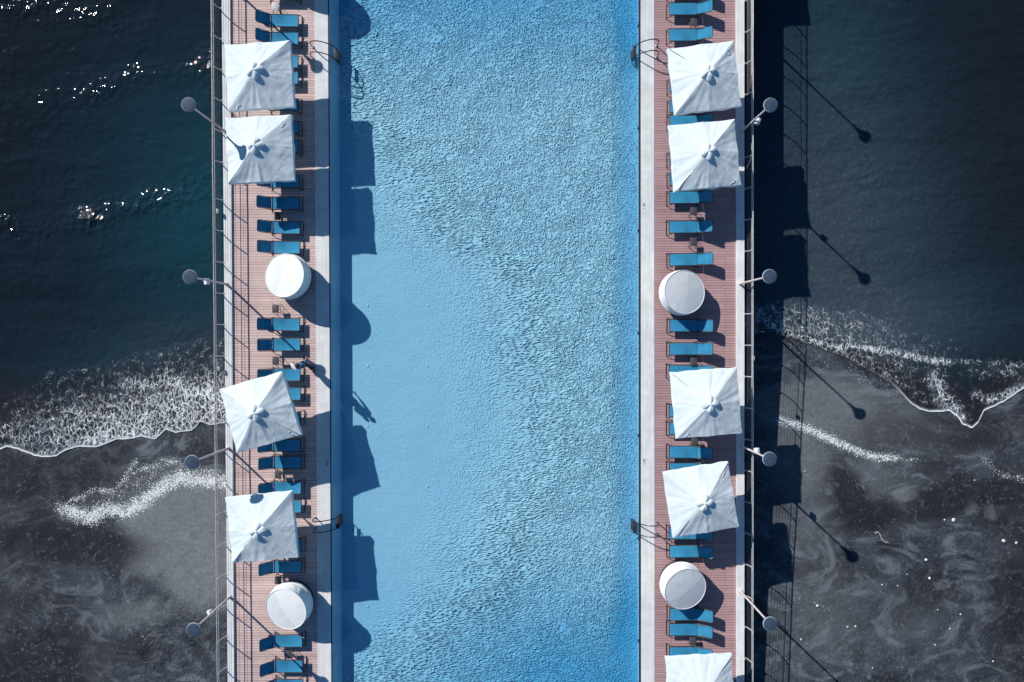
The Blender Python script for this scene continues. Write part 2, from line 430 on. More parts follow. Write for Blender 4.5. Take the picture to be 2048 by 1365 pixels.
def grid_mesh(name, X, Y, Z, attrs, mat):
    ny, nx = X.shape
    co = np.stack([X, Y, Z], -1).reshape(-1, 3)
    idx = np.arange(nx * ny).reshape(ny, nx)
    q = np.stack([idx[:-1, :-1], idx[:-1, 1:], idx[1:, 1:], idx[1:, :-1]], -1).reshape(-1, 4)
    a, b, c = co[q[0, 0]], co[q[0, 1]], co[q[0, 2]]
    if np.cross(b - a, c - a)[2] < 0: q = q[:, ::-1]
    me = bpy.data.meshes.new(name)
    me.vertices.add(len(co)); me.vertices.foreach_set('co', co.ravel())
    me.loops.add(q.size); me.loops.foreach_set('vertex_index', q.ravel().astype(np.int32))
    me.polygons.add(len(q)); me.polygons.foreach_set('loop_start', np.arange(0, q.size, 4, dtype=np.int32))
    me.update(calc_edges=True)
    for k, arr in attrs.items():
        at = me.attributes.new(k, 'FLOAT', 'POINT'); at.data.foreach_set('value', np.ascontiguousarray(arr, dtype=np.float32).ravel())
    me.materials.append(mat)
    me.polygons.foreach_set('use_smooth', [True] * len(me.polygons))
    me.validate(); me.update()
    return me

def axis(lo, hi, step, far):
    core = np.arange(lo, hi + step, step); out = []; d = step; x = hi
    while x < far: d *= 1.5; x += d; out.append(x)
    out = np.array(out); lo_out = lo - (out - hi)
    return np.concatenate([lo_out[::-1], core, out])

ax = axis(-28, 28, .09, 420); ay = axis(-19, 19, .09, 420)
X, Y = np.meshgrid(ax, ay); Zs = zs(Y)
px, py = px_of(X, Y, Zs)
bank = np.clip((Y + 40) / -200, 0, 1)
foam = np.zeros_like(X)
A = [(84, 1000), (130, 1022), (180, 1036), (215, 1020), (255, 1024), (290, 1000), (325, 974), (360, 956), (400, 962), (470, 965)]
foam = np.maximum(foam, .98 * np.exp(-(dpoly(px, py, A) / 24) ** 2) * smoothstep(60, 150, px))
foam = np.maximum(foam, .70 * np.exp(-(dpoly(px, py, [(120, 1015), (150, 1000), (190, 980), (225, 985), (252, 955), (272, 922)]) / 12) ** 2))
foam = np.maximum(foam, .72 * np.exp(-(dpoly(px, py, [(270, 945), (310, 930), (345, 925), (380, 945), (440, 948)]) / 15) ** 2))
foam = np.maximum(foam, .55 * np.exp(-(dpoly(px, py, [(200, 1010), (320, 940)]) / 30) ** 2))
B = [(1560, 842), (1599, 852), (1628, 864), (1663, 880), (1704, 899), (1745, 915), (1792, 916), (1840, 921)]
foam = np.maximum(foam, .95 * np.exp(-(dpoly(px, py, B) / 13) ** 2) * (1 - .5 * smoothstep(1770, 1840, px)))
foam = np.maximum(foam, .62 * np.exp(-(dpoly(px, py, [(1966, 914), (1993, 942), (2017, 954), (2060, 960)]) / 10) ** 2))
foam = np.maximum(foam, .40 * np.exp(-(dpoly(px, py, [(1563, 680), (1640, 720), (1700, 735), (1760, 770), (1800, 800)]) / 26) ** 2))
foam = np.maximum(foam, .50 * np.exp(-(dpoly(px, py, [(1608, 940), (1625, 960)]) / 9) ** 2))
foam = np.maximum(foam, .44 * np.exp(-(dpoly(px, py, [(270, 1265), (290, 1280), (280, 1300)]) / 14) ** 2))
foam = np.maximum(foam, .40 * np.exp(-(dpoly(px, py, [(1580, 1210), (1610, 1190), (1660, 1225)]) / 24) ** 2))
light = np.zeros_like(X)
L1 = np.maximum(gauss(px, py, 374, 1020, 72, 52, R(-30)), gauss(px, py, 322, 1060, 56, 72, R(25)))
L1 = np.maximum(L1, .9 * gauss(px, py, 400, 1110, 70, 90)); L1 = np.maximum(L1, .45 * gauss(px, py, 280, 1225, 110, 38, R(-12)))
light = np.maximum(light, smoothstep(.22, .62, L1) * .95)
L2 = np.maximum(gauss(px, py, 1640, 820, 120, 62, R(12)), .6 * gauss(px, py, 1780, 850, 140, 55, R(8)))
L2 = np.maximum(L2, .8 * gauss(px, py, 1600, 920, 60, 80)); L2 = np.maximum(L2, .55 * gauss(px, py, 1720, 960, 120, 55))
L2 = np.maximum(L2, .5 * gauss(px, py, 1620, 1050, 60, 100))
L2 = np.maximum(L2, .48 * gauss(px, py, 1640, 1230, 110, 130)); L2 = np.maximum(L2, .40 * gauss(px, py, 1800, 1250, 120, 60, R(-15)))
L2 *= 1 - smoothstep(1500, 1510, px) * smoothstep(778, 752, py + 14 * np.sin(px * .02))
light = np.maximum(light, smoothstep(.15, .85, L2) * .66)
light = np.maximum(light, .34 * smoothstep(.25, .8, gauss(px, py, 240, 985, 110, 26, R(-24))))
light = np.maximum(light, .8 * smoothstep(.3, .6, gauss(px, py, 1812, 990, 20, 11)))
dark = np.zeros_like(X)  # wet patches, plus corner and edge dimming of the view put into colour
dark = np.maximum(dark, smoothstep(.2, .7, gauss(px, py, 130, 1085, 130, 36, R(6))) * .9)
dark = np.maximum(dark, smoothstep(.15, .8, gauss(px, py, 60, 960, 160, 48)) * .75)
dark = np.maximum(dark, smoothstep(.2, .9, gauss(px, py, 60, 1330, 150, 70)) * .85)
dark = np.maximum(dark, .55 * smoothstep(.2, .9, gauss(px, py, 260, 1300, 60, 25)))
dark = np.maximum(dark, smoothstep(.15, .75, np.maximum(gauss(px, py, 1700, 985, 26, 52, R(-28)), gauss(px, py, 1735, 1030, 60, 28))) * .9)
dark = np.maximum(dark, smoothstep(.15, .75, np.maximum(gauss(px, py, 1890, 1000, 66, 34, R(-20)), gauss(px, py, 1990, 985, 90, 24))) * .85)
dark = np.maximum(dark, smoothstep(.1, 1.0, gauss(px, py, 2080, 1180, 90, 240)) * .75)  # dimming towards the right edge of the view, painted into the sand
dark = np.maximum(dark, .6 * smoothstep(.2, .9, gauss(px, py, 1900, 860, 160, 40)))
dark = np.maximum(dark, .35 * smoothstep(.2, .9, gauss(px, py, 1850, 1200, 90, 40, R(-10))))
dark = np.maximum(dark, smoothstep(260, -40, px) * .45)  # dimming towards the left edge of the view, painted into the sand
rel = np.clip(.15 + 1.1 * smoothstep(1050, 1200, py) * smoothstep(180, 330, px) * (px < 700) + .35 * smoothstep(1150, 1300, py) * (px > 1400), 0, 1.2)
rel *= 1 - .8 * light
Zg = Zs - .03 + np.where(Y < -8, .025 * rel * np.sin(X * 5.1 + 1.3 * np.sin(Y * 4.3)), 0)
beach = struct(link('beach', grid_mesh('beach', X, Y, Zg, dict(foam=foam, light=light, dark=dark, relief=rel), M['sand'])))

# the sea: a sheet whose near edge is the line the last wave reached
shx = axis(-28, 28, .075, 420)
spx, _ = px_of(shx, 0 * shx, -1.9)
shy = np.zeros_like(shx); z_ = np.full_like(shx, -1.9)
for _ in range(6):
    k = F / (H - z_); spx = 1024 + shx * k
    syy = np.interp(spx, _sx, _sy)
    syy = syy + 2.2 * np.array([mnoise.noise((x * 1.3, 3.1, 0)) for x in shx]) + 1.2 * np.array([mnoise.noise((x * 4.3, 7.1, 0)) for x in shx])
    shy = (682.5 - syy) / k; z_ = zs(shy)
tt = np.concatenate([[0, .0, .03, .07, .12], np.arange(.19, 24, .1)]); d = .1; x = tt[-1]; ex = []
while x < 420: d *= 1.5; x += d; ex.append(x)
tt = np.concatenate([tt, ex])
SX, TT = np.meshgrid(shx, tt); SY = shy[None, :] + TT
SZ = zs(SY) + .004 * smoothstep(0, .10, TT) + .004 - .02 * (TT < 0)
SZ[0] = zs(SY[0]) - .08
spx, spy = px_of(SX, SY, SZ)
up_ = SY - shy[None, :]
sfoam = np.full_like(SX, 0.0)
yu = np.interp(spx, [0, 60, 100, 200, 300, 380, 433, 500], [815, 770, 742, 728, 702, 682, 664, 655])
ysx = np.interp(spx, _sx, _sy)
u = np.clip((spy - yu) / np.maximum(ysx - yu, 1), 0, 1)
lf = (.27 * smoothstep(-.08, .03, (spy - yu) / 150) + .36 * smoothstep(.15, .75, u)) * (spx < 900)
lf *= np.interp(spx, [-60, 0, 70, 180, 300, 433], [.62, .80, .84, .95, 1.0, 1.03])
lf -= .10 * smoothstep(.5, 1, u) * smoothstep(160, 60, spx)
lf += .26 * np.exp(-(dpoly(spx, spy, [(250, 762), (300, 768), (330, 752), (365, 776), (400, 785), (436, 796)]) / 11) ** 2)
lf += .16 * np.exp(-(dpoly(spx, spy, [(170, 885), (235, 868), (290, 868)]) / 12) ** 2)
yr = np.interp(spx, [1540, 1700, 1850, 1950, 2048], [585, 585, 610, 655, 700])
ur = np.clip((spy - yr) / np.maximum(ysx - yr, 1), 0, 1)
rf = (.43 * smoothstep(0, .45, ur)) * (spx > 1400) * smoothstep(2150, 1640, spx)
rf = np.maximum(rf, .70 * np.exp(-(dpoly(spx, spy, [(1540, 652), (1563, 660), (1604, 675), (1672, 694), (1716, 694), (1804, 707), (1862, 722), (1897, 724)]) / 9) ** 2))
rf = np.maximum(rf, .48 * np.exp(-(dpoly(spx, spy, [(1897, 722), (1980, 726), (2060, 735)]) / 8) ** 2))
rf = np.maximum(rf, .62 * np.exp(-(dpoly(spx, spy, [(1868, 755), (1885, 795), (1920, 832)]) / 24) ** 2))
rf = np.maximum(rf, .62 * np.exp(-(dpoly(spx, spy, [(1950, 790), (1975, 800), (2010, 790), (2060, 765)]) / 13) ** 2))
rf = np.maximum(rf, .36 * np.exp(-(dpoly(spx, spy, [(1950, 740), (2050, 745)]) / 26) ** 2))
sfoam = np.maximum(lf, rf)
lip = np.exp(-(TT / .075) ** 2) * np.interp(spx, [0, 900, 1540, 1780, 1845], [1.2, .5, .0, .10, 1.2])
teal = np.zeros_like(SX)  # teal by the pier; edge dimming of the view darkens the colour outward
teal = np.maximum(teal, 1.0 * gauss(spx, spy, 440, 420, 170, 210))
teal = np.maximum(teal, .75 * gauss(spx, spy, 1660, 170, 120, 180))
teal = np.maximum(teal, .8 * gauss(spx, spy, 1680, 460, 130, 150))
teal = np.maximum(teal, .7 * gauss(spx, spy, 1740, 620, 190, 80))
teal = np.maximum(teal, .45 * gauss(spx, spy, 300, 690, 190, 60, R(-14)))
sh = .9 * gauss(spx, spy, 1650, 470, 150, 170) + .25 * gauss(spx, spy, 1640, 150, 110, 160) + .8 * gauss(spx, spy, 1700, 650, 160, 55) + .35 * gauss(spx, spy, 350, 700, 120, 50, R(-14))
sh = np.clip(sh, 0, 1)
chop = .22 + .30 * np.exp(-(dpoly(spx, spy, [(-40, 5), (120, 20), (230, 45)]) / 26) ** 2)
chop += .62 * np.exp(-(dpoly(spx, spy, [(90, 200), (180, 190), (270, 155), (350, 160), (425, 120)]) / 24) ** 2)
chop += .95 * np.exp(-(dpoly(spx, spy, [(-30, 440), (60, 468), (150, 445), (240, 415), (350, 400), (430, 372)]) / 24) ** 2)
wid = np.interp(spx, [0, 433, 900, 1540, 1700, 1850, 2048], [4.6, 4.4, 2, .6, 1.0, 2.6, 1.6])
film = smoothstep(1.0, .35, TT / wid)
sea = struct(link('sea', grid_mesh('sea', SX, SY, SZ, dict(foam=sfoam, teal=teal, lip=lip, shallow=sh, film=film, chop=chop), M['sea'])))

# ------------------------------------------------------------------ the pier: strips that run up the picture
Y0, Y1 = -560, 1920
def ln(a, b, ya=400, yb=1300):       # a line (x at ya, x at yb) in photo pixels
    return lambda y: a + (b - a) * (y - ya) / (yb - ya)
KO_L, KI_L, DR_L, PE_L = ln(448, 456), ln(464, 469.5), ln(630.8, 635.4), ln(657.8, 662.3)
PE_R, CR_R, DR_R, KO_R = ln(1281.5, 1282), ln(1308.3, 1309), ln(1471.5, 1472.5), ln(1487.5, 1487.5)
def strip(fa, fb, z0, z1, za=None):
    b = MB(); pts = []
    for f, ys in ((fa, (Y0, Y1)), (fb, (Y1, Y0))):
        for y in ys: pts.append(pw(f(y), y, 0.0))
    return b.prism(pts, z0, z1)
KH = .085
def off(f, d): return lambda y: f(y) + d
deckL = struct(strip(KI_L, DR_L, -.30, 0).build('deck', M['deck_left'], smooth=False))
deckR = struct(strip(CR_R, DR_R, -.30, 0).build('deck', M['deck_right'], smooth=False))
copL = struct(strip(DR_L, PE_L, -.30, .014).build('pool_coping', M['coping'], smooth=False))
copR = struct(strip(PE_R, CR_R, -.30, .014).build('pool_coping', M['coping'], smooth=False))
kerbL = struct(strip(KO_L, KI_L, -.30, KH).build('kerb', M['kerb'], smooth=False))
kerbR = struct(strip(DR_R, KO_R, -.30, KH).build('kerb', M['kerb'], smooth=False))
pl = strip(off(KO_L, 6), off(PE_L, -2), -3.2, -.302); pr = strip(off(PE_R, 2), off(KO_R, -6), -3.2, -.302)
pl.add(pr.v, pr.f)
struct(pl.build('pier', M['concrete'], smooth=False))

# pool basin
PD = .72
nyp = 300
ypix = np.linspace(-520, 1880, nyp)
fx = np.linspace(0, 1, 141)
YY, UU = np.meshgrid(ypix, fx, indexing='ij')
xl = 681.5 + .005 * (YY - 682); xr = np.full_like(YY, 1275.5)
PXf = xl + (xr - xl) * UU
kf = (H + PD) / F
FX, FY = (PXf - 1024) * kf, (682.5 - YY) * kf
xb = np.interp(YY, [0, 230, 262, 350, 420, 480, 520, 560, 640, 720, 800, 870, 950, 1020, 1080, 1150, 1190, 1240, 1270, 1330, 1400],
               [660, 668, 700, 775, 815, 875, 945, 985, 1012, 1008, 1030, 1050, 1015, 975, 950, 935, 900, 850, 790, 720, 690])
dxb = PXf - xb
ripple = smoothstep(-230, 110, dxb) ** 1.6 + .05
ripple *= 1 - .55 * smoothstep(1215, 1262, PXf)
ripple *= 1 - .45 * smoothstep(1180, 1330, YY) * smoothstep(1000, 1250, PXf)
ripple = np.clip(ripple, .0, 1) * (1 - .25 * smoothstep(120, -20, YY)) * (1 + .55 * np.exp(-((dxb - 75) / 85) ** 2))
streak = np.clip(np.exp(-((dxb - 40) / 95) ** 2) + smoothstep(930, 1060, YY) * .55 * smoothstep(1230, 1000, PXf), 0, 1)
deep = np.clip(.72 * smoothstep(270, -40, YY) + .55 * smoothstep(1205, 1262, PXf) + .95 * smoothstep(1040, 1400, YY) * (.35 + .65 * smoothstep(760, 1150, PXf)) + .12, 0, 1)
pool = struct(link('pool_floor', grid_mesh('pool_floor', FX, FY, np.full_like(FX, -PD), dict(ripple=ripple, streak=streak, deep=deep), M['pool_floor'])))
def wall_strip(f_top, x_bot, name):
    b = MB(); vs = []
    n = 30; yy = np.linspace(-520, 1880, n)
    prof = [(0, .0), (.22, .10), (.45, .32), (.68, .62), (.86, .88), (1.0, 1.02)]
    for y in yy:
        xt, yt = pw(f_top(y), y, 0); xbm = (x_bot(y) - 1024) * kf; ybm = (682.5 - y) * kf
        for a, c in prof:
            vs.append((xt + (xbm - xt) * a, yt + (ybm - yt) * a, -PD * c))
    m = len(prof)
    fs = [(i * m + k, i * m + k + 1, (i + 1) * m + k + 1, (i + 1) * m + k) for i in range(n - 1) for k in range(m - 1)]
    b.add(vs, fs); return b.build(name, M['tile'])
struct(wall_strip(off(PE_L, 2.2), lambda y: 681.6 + .005 * (y - 682), 'pool_wall'))
struct(wall_strip(off(PE_R, -2.0), lambda y: 1275.5, 'pool_wall'))
struct(strip(off(PE_L, -.2), off(PE_L, 2.4), -.30, -.002).build('pool_gutter', M['gutter'], smooth=False))
struct(strip(off(PE_R, -2.2), off(PE_R, .2), -.30, -.002).build('pool_gutter', M['gutter'], smooth=False))
# water surface
wb = MB(); vs = [pw(PE_L(Y0 + 60) + 2.2, Y0 + 60), pw(PE_R(Y0 + 60) - 2.0, Y0 + 60), pw(PE_R(Y1 - 60) - 2.0, Y1 - 60), pw(PE_L(Y1 - 60) + 2.2, Y1 - 60)]
wm = bpy.data.meshes.new('pool_water'); wm.from_pydata([(x, y, -.055) for x, y in vs], [], [(3, 2, 1, 0)]); wm.materials.append(M['pool_water']); wm.update()
if wm.polygons[0].normal.z < 0: wm.flip_normals()
struct(link('pool_water', wm))
# wall inlets and floor inlets
def disc_mesh(name, r, t, mat, n=16):
    return MB().lathe([(r * .55, 0), (r, 0), (r, t * .7), (r * .8, t)], n).mesh(name, mat)
inl = MB().lathe([(.02, 0), (.085, 0), (.085, .016), (.06, .02)], 16).mesh('wall_inlet', M['dark'])
flo = disc_mesh('floor_inlet', .055, .02, M['tile'])
for k in range(-1, 8):
    y = 52 + 205 * k + (0 if k < 4 else 0)
    for side in (0, 1):
        o = bpy.data.objects.new('wall_inlet', inl); COL.objects.link(o)
        if side == 0: x_, y_ = pw(PE_L(y) + 5.0, y, -.12); o.rotation_euler = (0, R(62), 0)
        else: x_, y_ = pw(PE_R(y) - 4.2, y, -.12); o.rotation_euler = (0, R(-62), 0)
        o.location = (x_, y_, -.10)
        tag(o, 'dark round water inlet in the %s pool wall' % ('left' if side == 0 else 'right'), 'pool inlet', 'round inlets along the %s pool wall' % ('left' if side == 0 else 'right'))
for yk in (493, 612, 733, 853, 973, 1093, 1213, 1333):
    for xk in (735, 855, 975):
        if xk > np.interp(yk, [480, 620, 860, 1000, 1100, 1220, 1340], [900, 1000, 1040, 1000, 940, 860, 745]): continue
        o = bpy.data.objects.new('floor_inlet', flo); COL.objects.link(o)
        o.location = ((xk - 1024) * kf, (682.5 - yk) * kf, -PD)
        tag(o, 'small pale round fitting on the calm pool floor', 'floor fitting', 'round fittings on the pool floor')
# depth markings painted on the coping
def text_obj(name, body, size, loc, rz, mat, parent):
    cu = bpy.data.curves.new(name, 'FONT'); cu.body = body; cu.size = size; cu.align_x = 'CENTER'; cu.align_y = 'CENTER'; cu.extrude = .001
    t = bpy.data.objects.new(name, cu); COL.objects.link(t)
    dg = bpy.context.evaluated_depsgraph_get(); me = bpy.data.meshes.new_from_object(t.evaluated_get(dg))
    bpy.data.objects.remove(t); me.materials.append(mat)
    o = link(name, me, parent, loc, rz); return o
for (x, y, par, rz) in ((1288.3, 413, copR, 90), (1288.8, 924, copR, 90), (654, 925, copL, -90)):
    a, b_ = pw(x, y, .014); text_obj('depth_marking', '1.40', .16, (a, b_, .0165), R(rz), M['ink'], par)

# ------------------------------------------------------------------ railings
def railing(side):
    rt = empty('railing', (0, 0, 0))
    f = off(KO_L, -1.5) if side < 0 else off(KO_R, 2.0)
    if side < 0: ys = [326 - 61.5 * k for k in range(10, 0, -1)] + [326] + [401 + 62.27 * k for k in range(-0, 20)]
    else: ys = [66 + 62.5 * k for k in range(-7, 25)]
    def bow(z): return side * (.145 * math.sin(math.pi * min(1, (z + .06) / 1.02)) + .03 * z)
    def at(y, z):
        x_, y_ = pw(f(y), y, 0); return (x_ + bow(z), y_, z)
    yy = np.linspace(-520, 1880, 161)
    MB().tube([Vector(at(y, 1.0)) + Vector((.012 * mnoise.noise((y * .013, side, 0)), 0, .012 * mnoise.noise((y * .02, 5, side)))) for y in yy], .026, 8).build('top_rail', M['rail'], rt)
    MB().tube([Vector(at(y, .74)) + Vector((-.05 * side, 0, .006 * mnoise.noise((y * .02, 9, side)))) for y in yy], .013, 8).build('middle_rail', M['rail'], rt)
    for z in (.12, .22, .32, .42, .52, .62, .86):
        MB().tube([at(y, z) for y in np.linspace(-520, 1880, 81)], .0055, 5).build('wire', M['cable'], rt)
    for y in ys:
        if y < -420 or y > 1780: continue
        base = pw(f(y), y, 0)
        pts = [(base[0] - side * .05, base[1], -.12)] + [(base[0] + bow(z), base[1], z) for z in np.linspace(-.05, .985, 9)] + [(base[0] + bow(1.0) - side * .0, base[1] - .0, .99)]
        p = MB().tube(pts, .026, 7)
        p.box((base[0] - side * .03, base[1], .0), (.05, .09, .20), bev=.006)
        p.build('post', M['rail'], rt)
    return rt
tag(railing(-1), 'metal railing with bowed posts and wires along the left kerb above the sea', 'railing')
tag(railing(1), 'metal railing with bowed posts and wires along the right kerb, its shadow on the beach', 'railing')

# small boxes fixed low on the railings
def rail_box(px_, py_, z, side, label):
    x_, y_ = pw((KO_L if side < 0 else KO_R)(py_) + (1 if side > 0 else -1) * 1.8, py_, 0)
    rt = empty('junction_box', (x_ + side * (.145 if z < .9 else .05), y_, z))
    MB().box((0, 0, 0), (.07, .20, .16), bev=.01).build('case', M['table_pale'], rt)
    MB().box((side * .040, 0, 0), (.012, .16, .12), bev=.003).build('lid', M['table'], rt)
    tag(rt, label, 'junction box')
rail_box(448, 425, .26, -1, 'small box fixed low on the left railing beside the loungers under the second parasol')
rail_box(452, 737, .26, -1, 'small box fixed low on the left railing just above the turned parasol')
rail_box(1489, 716, .72, 1, 'small box fixed on the right railing near the first parasol below the round daybed')

# ------------------------------------------------------------------ street lamps
def lamp_proto(flood):
    rt = empty('deck_lamp', (0, 0, 0))
    MB().lathe([(.10, 0), (.10, .015), (.062, .03), (.055, .28), (.05, .30)], 14).build('base', M['pole'], rt)
    MB().tube([(0, 0, .28), (0, 0, 1.6), (0, 0, 3.16)], [.050, .046, .038], 10).build('pole', M['pole'], rt)
    MB().lathe([(.040, 3.05), (.060, 3.06), (.060, 3.14), (.105, 3.32), (.19, 3.46), (.262, 3.53)], 24).build('neck', M['lamp_rim'], rt)
    hd = MB().lathe([(.262, 3.531), (.286, 3.55), (.286, 3.585), (.268, 3.61), (.20, 3.622), (.06, 3.626)], 32).build('hood', M['lamp_top'], rt)
    MB().lathe([(.2875, 3.552), (.293, 3.557), (.293, 3.585), (.283, 3.598), (.272, 3.601)], 32).build('rim', M['lamp_rim'], hd)
    if flood:
        q = Matrix.Rotation(R(25), 3, 'Y')
        fl = MB().box((.16, 0, 1.70), (.16, .26, .20), q, .02); fl.tube([(0, 0, 1.66), (.10, 0, 1.68)], .02, 8)
        fo = fl.build('floodlight', M['flood'], rt)
        MB().box(Vector((.16, 0, 1.70)) + q @ Vector((.083, 0, 0)), (.008, .22, .16), q, .002).build('glass', M['flood_glass'], fo)
    return rt
LAMPS = [  # head pixel in the photo, flood, label, flood heading
    (373, -136, True, 'left', None, 180),
    (376, 209, False, 'left', 'lamp post on the left kerb whose shadow falls across the second parasol', 0),
    (379, 554, True, 'left', 'left lamp post with a white floodlight, level with the round white daybed', 190),
    (383, 925, False, 'left', 'lamp post on the left kerb beside the turned parasol, above wet foamy sand', 0),
    (386, 1261, True, 'left', 'left lamp post with a pale floodlight over the rough sand', 200),
    (1543, -136, False, 'right', None, 0),
    (1542, 210, True, 'right', 'right lamp post with a white floodlight near the two upper parasols', -20),
    (1540, 553, False, 'right', 'right lamp post without floodlight, level with the upper round daybed', 0),
    (1540, 919, True, 'right', 'right lamp post with a white floodlight between the two lower parasols', 10),
    (1541, 1249, False, 'right', 'right lamp post without floodlight, level with the lower round daybed', 0)]
pr_l, pr_f = lamp_proto(False), lamp_proto(True); used = {0: False, 1: False}
for hx, hy, fl, side, label, hd in LAMPS:
    x_, y_ = pw(hx, hy, 3.62 + KH)
    src = pr_f if fl else pr_l
    o = src if not used[int(fl)] else copy_tree(src); used[int(fl)] = True
    o.location = (x_, y_, KH); o.rotation_euler[2] = R(hd)
    tag(o, label or ('lamp post on the %s kerb beyond the top of the picture' % side), 'lamp post', 'lamp posts along the two kerbs')

# ------------------------------------------------------------------ square parasols
def canopy_mesh(seed, half, rise, ze):
    N = 56; vs = []; rnd = random.Random(seed)
    g = np.linspace(-1, 1, N + 1)
    seeds = [rnd.uniform(0, 100) for _ in range(4)]
    drop = [rnd.uniform(-.10, .03) for _ in range(4)]; lift = [rnd.uniform(0, 1) for _ in range(4)]
    for b in g:
        for a in g:
            m = max(abs(a), abs(b)); t = min(abs(a), abs(b)) / m if m > 1e-6 else 0
            sag = 4 * t * (1 - t)
            inset = 1 - .012 * sag * m ** 2
            x, y = a * half * inset, b * half * inset
            z = ze + rise * (1 - m) ** 1.0 - .028 * sag * m - .035 * math.sin(math.pi * m) * (1 - .4 * sag)
            qd = (0 if a < 0 else 1) + (0 if b < 0 else 2)
            z += drop[qd] * m * t ** 2.5 - .05 * lift[qd] * sag * m * m
            ang = math.atan2(b, a)
            w = mnoise.noise((ang * 7 + seeds[0], m * 1.4, seeds[1])) * .032 * m * (1 - m * .6) * 1.6
            w += mnoise.noise((x * 3.2 + seeds[2], y * 3.2, seeds[3])) * .014
            w += mnoise.noise(((x + y) * 2 + seeds[1], (x - y) * 9, seeds[2])) * .008 * m
            vs.append((x, y, z + w))
    fs = [(j * (N + 1) + i, j * (N + 1) + i + 1, (j + 1) * (N + 1) + i + 1, (j + 1) * (N + 1) + i) for j in range(N) for i in range(N)]
    mb = MB(); mb.add(vs, fs)
    return mb, vs, N
def make_parasol(seed, half=1.43, rise=.60, ze=1.92):
    rt = empty('square_parasol', (0, 0, 0)); rnd = random.Random(seed * 13 + 1)
    mb, vs, N = canopy_mesh(seed, half, rise, ze)
    cn = mb.build('canopy', M['canopy'], rt)
    cn.data.attributes  # keep
    # seam tape along the eight ribs
    sm = MB()
    for (a, b) in ((1, 0), (-1, 0), (0, 1), (0, -1), (1, 1), (1, -1), (-1, 1), (-1, -1)):
        pts = []
        for k in range(5, N // 2 + 1):
            i, j = N // 2 + a * k, N // 2 + b * k
            p = vs[j * (N + 1) + i]; pts.append((p[0], p[1], p[2] - .004))
        sm.tube(pts, .0085, 6)
    sm.build('seam', M['canopy_seam'], cn)
    # valance: hangs from the rim and flares
    ring = [(i, 0) for i in range(N)] + [(N, j) for j in range(N)] + [(N - i, N) for i in range(N)] + [(0, N - j) for j in range(N)]
    top = [Vector(vs[j * (N + 1) + i]) for i, j in ring]; n = len(top)
    va = MB(); vv = []
    for r_, (dz, fl) in enumerate(((0, 0), (-.07, .014), (-.14, .022), (-.21, .024))):
        for k, p in enumerate(top):
            d = Vector((p.x, p.y, 0)); d.normalize()
            w = mnoise.noise((p.x * 2.3 + seed, p.y * 2.3, r_ * .35)) * .05 * r_ / 3
            vv.append(p + Vector((d.x * (fl + w), d.y * (fl + w), dz)))
    va.add(vv, [(r_ * n + k, r_ * n + (k + 1) % n, (r_ + 1) * n + (k + 1) % n, (r_ + 1) * n + k) for r_ in range(3) for k in range(n)])
    va.build('valance', M['canopy'], cn)
    # vent cap: four billowed petals over the apex
    vc = MB(); pv = []; NR, NA = 9, 56
    pa = rnd.uniform(-.3, .3); ps = [rnd.uniform(.78, 1.12) for _ in range(8)]
    for r_ in range(NR + 1):
        f_ = r_ / NR
        for k in range(NA):
            th = 2 * math.pi * k / NA; lob = abs(math.cos(2 * (th + pa))) ** .6
            ii = int((th + pa) / (math.pi / 2)) % 4
            rad = .385 * f_ * (.62 + .38 * lob * ps[ii])
            z = ze + rise + .022 - .40 * rad + .068 * lob * math.sin(math.pi * min(1, f_ * .90)) - .045 * (1 - lob) * f_
            z += .03 * mnoise.noise((math.cos(th) * 3 + seed, math.sin(th) * 3, f_ * 2)) * f_
            pv.append((rad * math.cos(th), rad * math.sin(th), z))
    vc.add(pv, [(r_ * NA + k, r_ * NA + (k + 1) % NA, (r_ + 1) * NA + (k + 1) % NA, (r_ + 1) * NA + k) for r_ in range(NR) for k in range(NA)])
    vc.build('vent_cap', M['canopy'], rt)
    MB().lathe([(.022, ze + rise - .04), (.03, ze + rise + .015), (.026, ze + rise + .03), (.01, ze + rise + .04)], 12).build('finial', M['canopy_seam'], rt)
    MB().tube([(0, 0, .05), (0, 0, ze + rise - .03)], .028, 12).build('pole', M['steel'], rt)
    MB().box((0, 0, .035), (.62, .62, .07), bev=.012).build('base', M['concrete'], rt)
    MB().lathe([(.05, ze + .02), (.06, ze + .06), (.05, ze + .1)], 12).build('hub', M['dark'], rt)
    for (a, b) in ((1, 0), (-1, 0), (0, 1), (0, -1), (1, 1), (1, -1), (-1, 1), (-1, -1)):
        MB().tube([(a * .04, b * .04, ze + rise - .09), (a * half * .5, b * half * .5, ze + rise * .5 - .09), (a * half * .97, b * half * .97, ze - .035)], .010, 6).build('rib', M['steel'], rt)
        MB().tube([(a * .05, b * .05, ze + .06), (a * half * .5, b * half * .5, ze + rise * .5 - .09)], .008, 6).build('strut', M['steel'], rt)
    # a tie strap that has slipped onto the canopy near one corner
    ci, cj = ((.74, -.80), (-.70, -.83), (.78, .72))[seed % 3]
    pts = []
    for k in range(8):
        u_ = k / 7; a, b = ci + .06 * math.sin(u_ * 5 + seed), cj - .17 * u_ + .02 * math.sin(u_ * 9)
        a, b = max(-.98, min(.98, a)), max(-.98, min(.98, b))
        i, j = int(round((a + 1) / 2 * N)), int(round((b + 1) / 2 * N)); p = vs[j * (N + 1) + i]
        pts.append((a * half, b * half, p[2] + .016))
    MB().tube(pts, .009, 6).build('tie_strap', M['canopy_seam'], rt)
    return rt
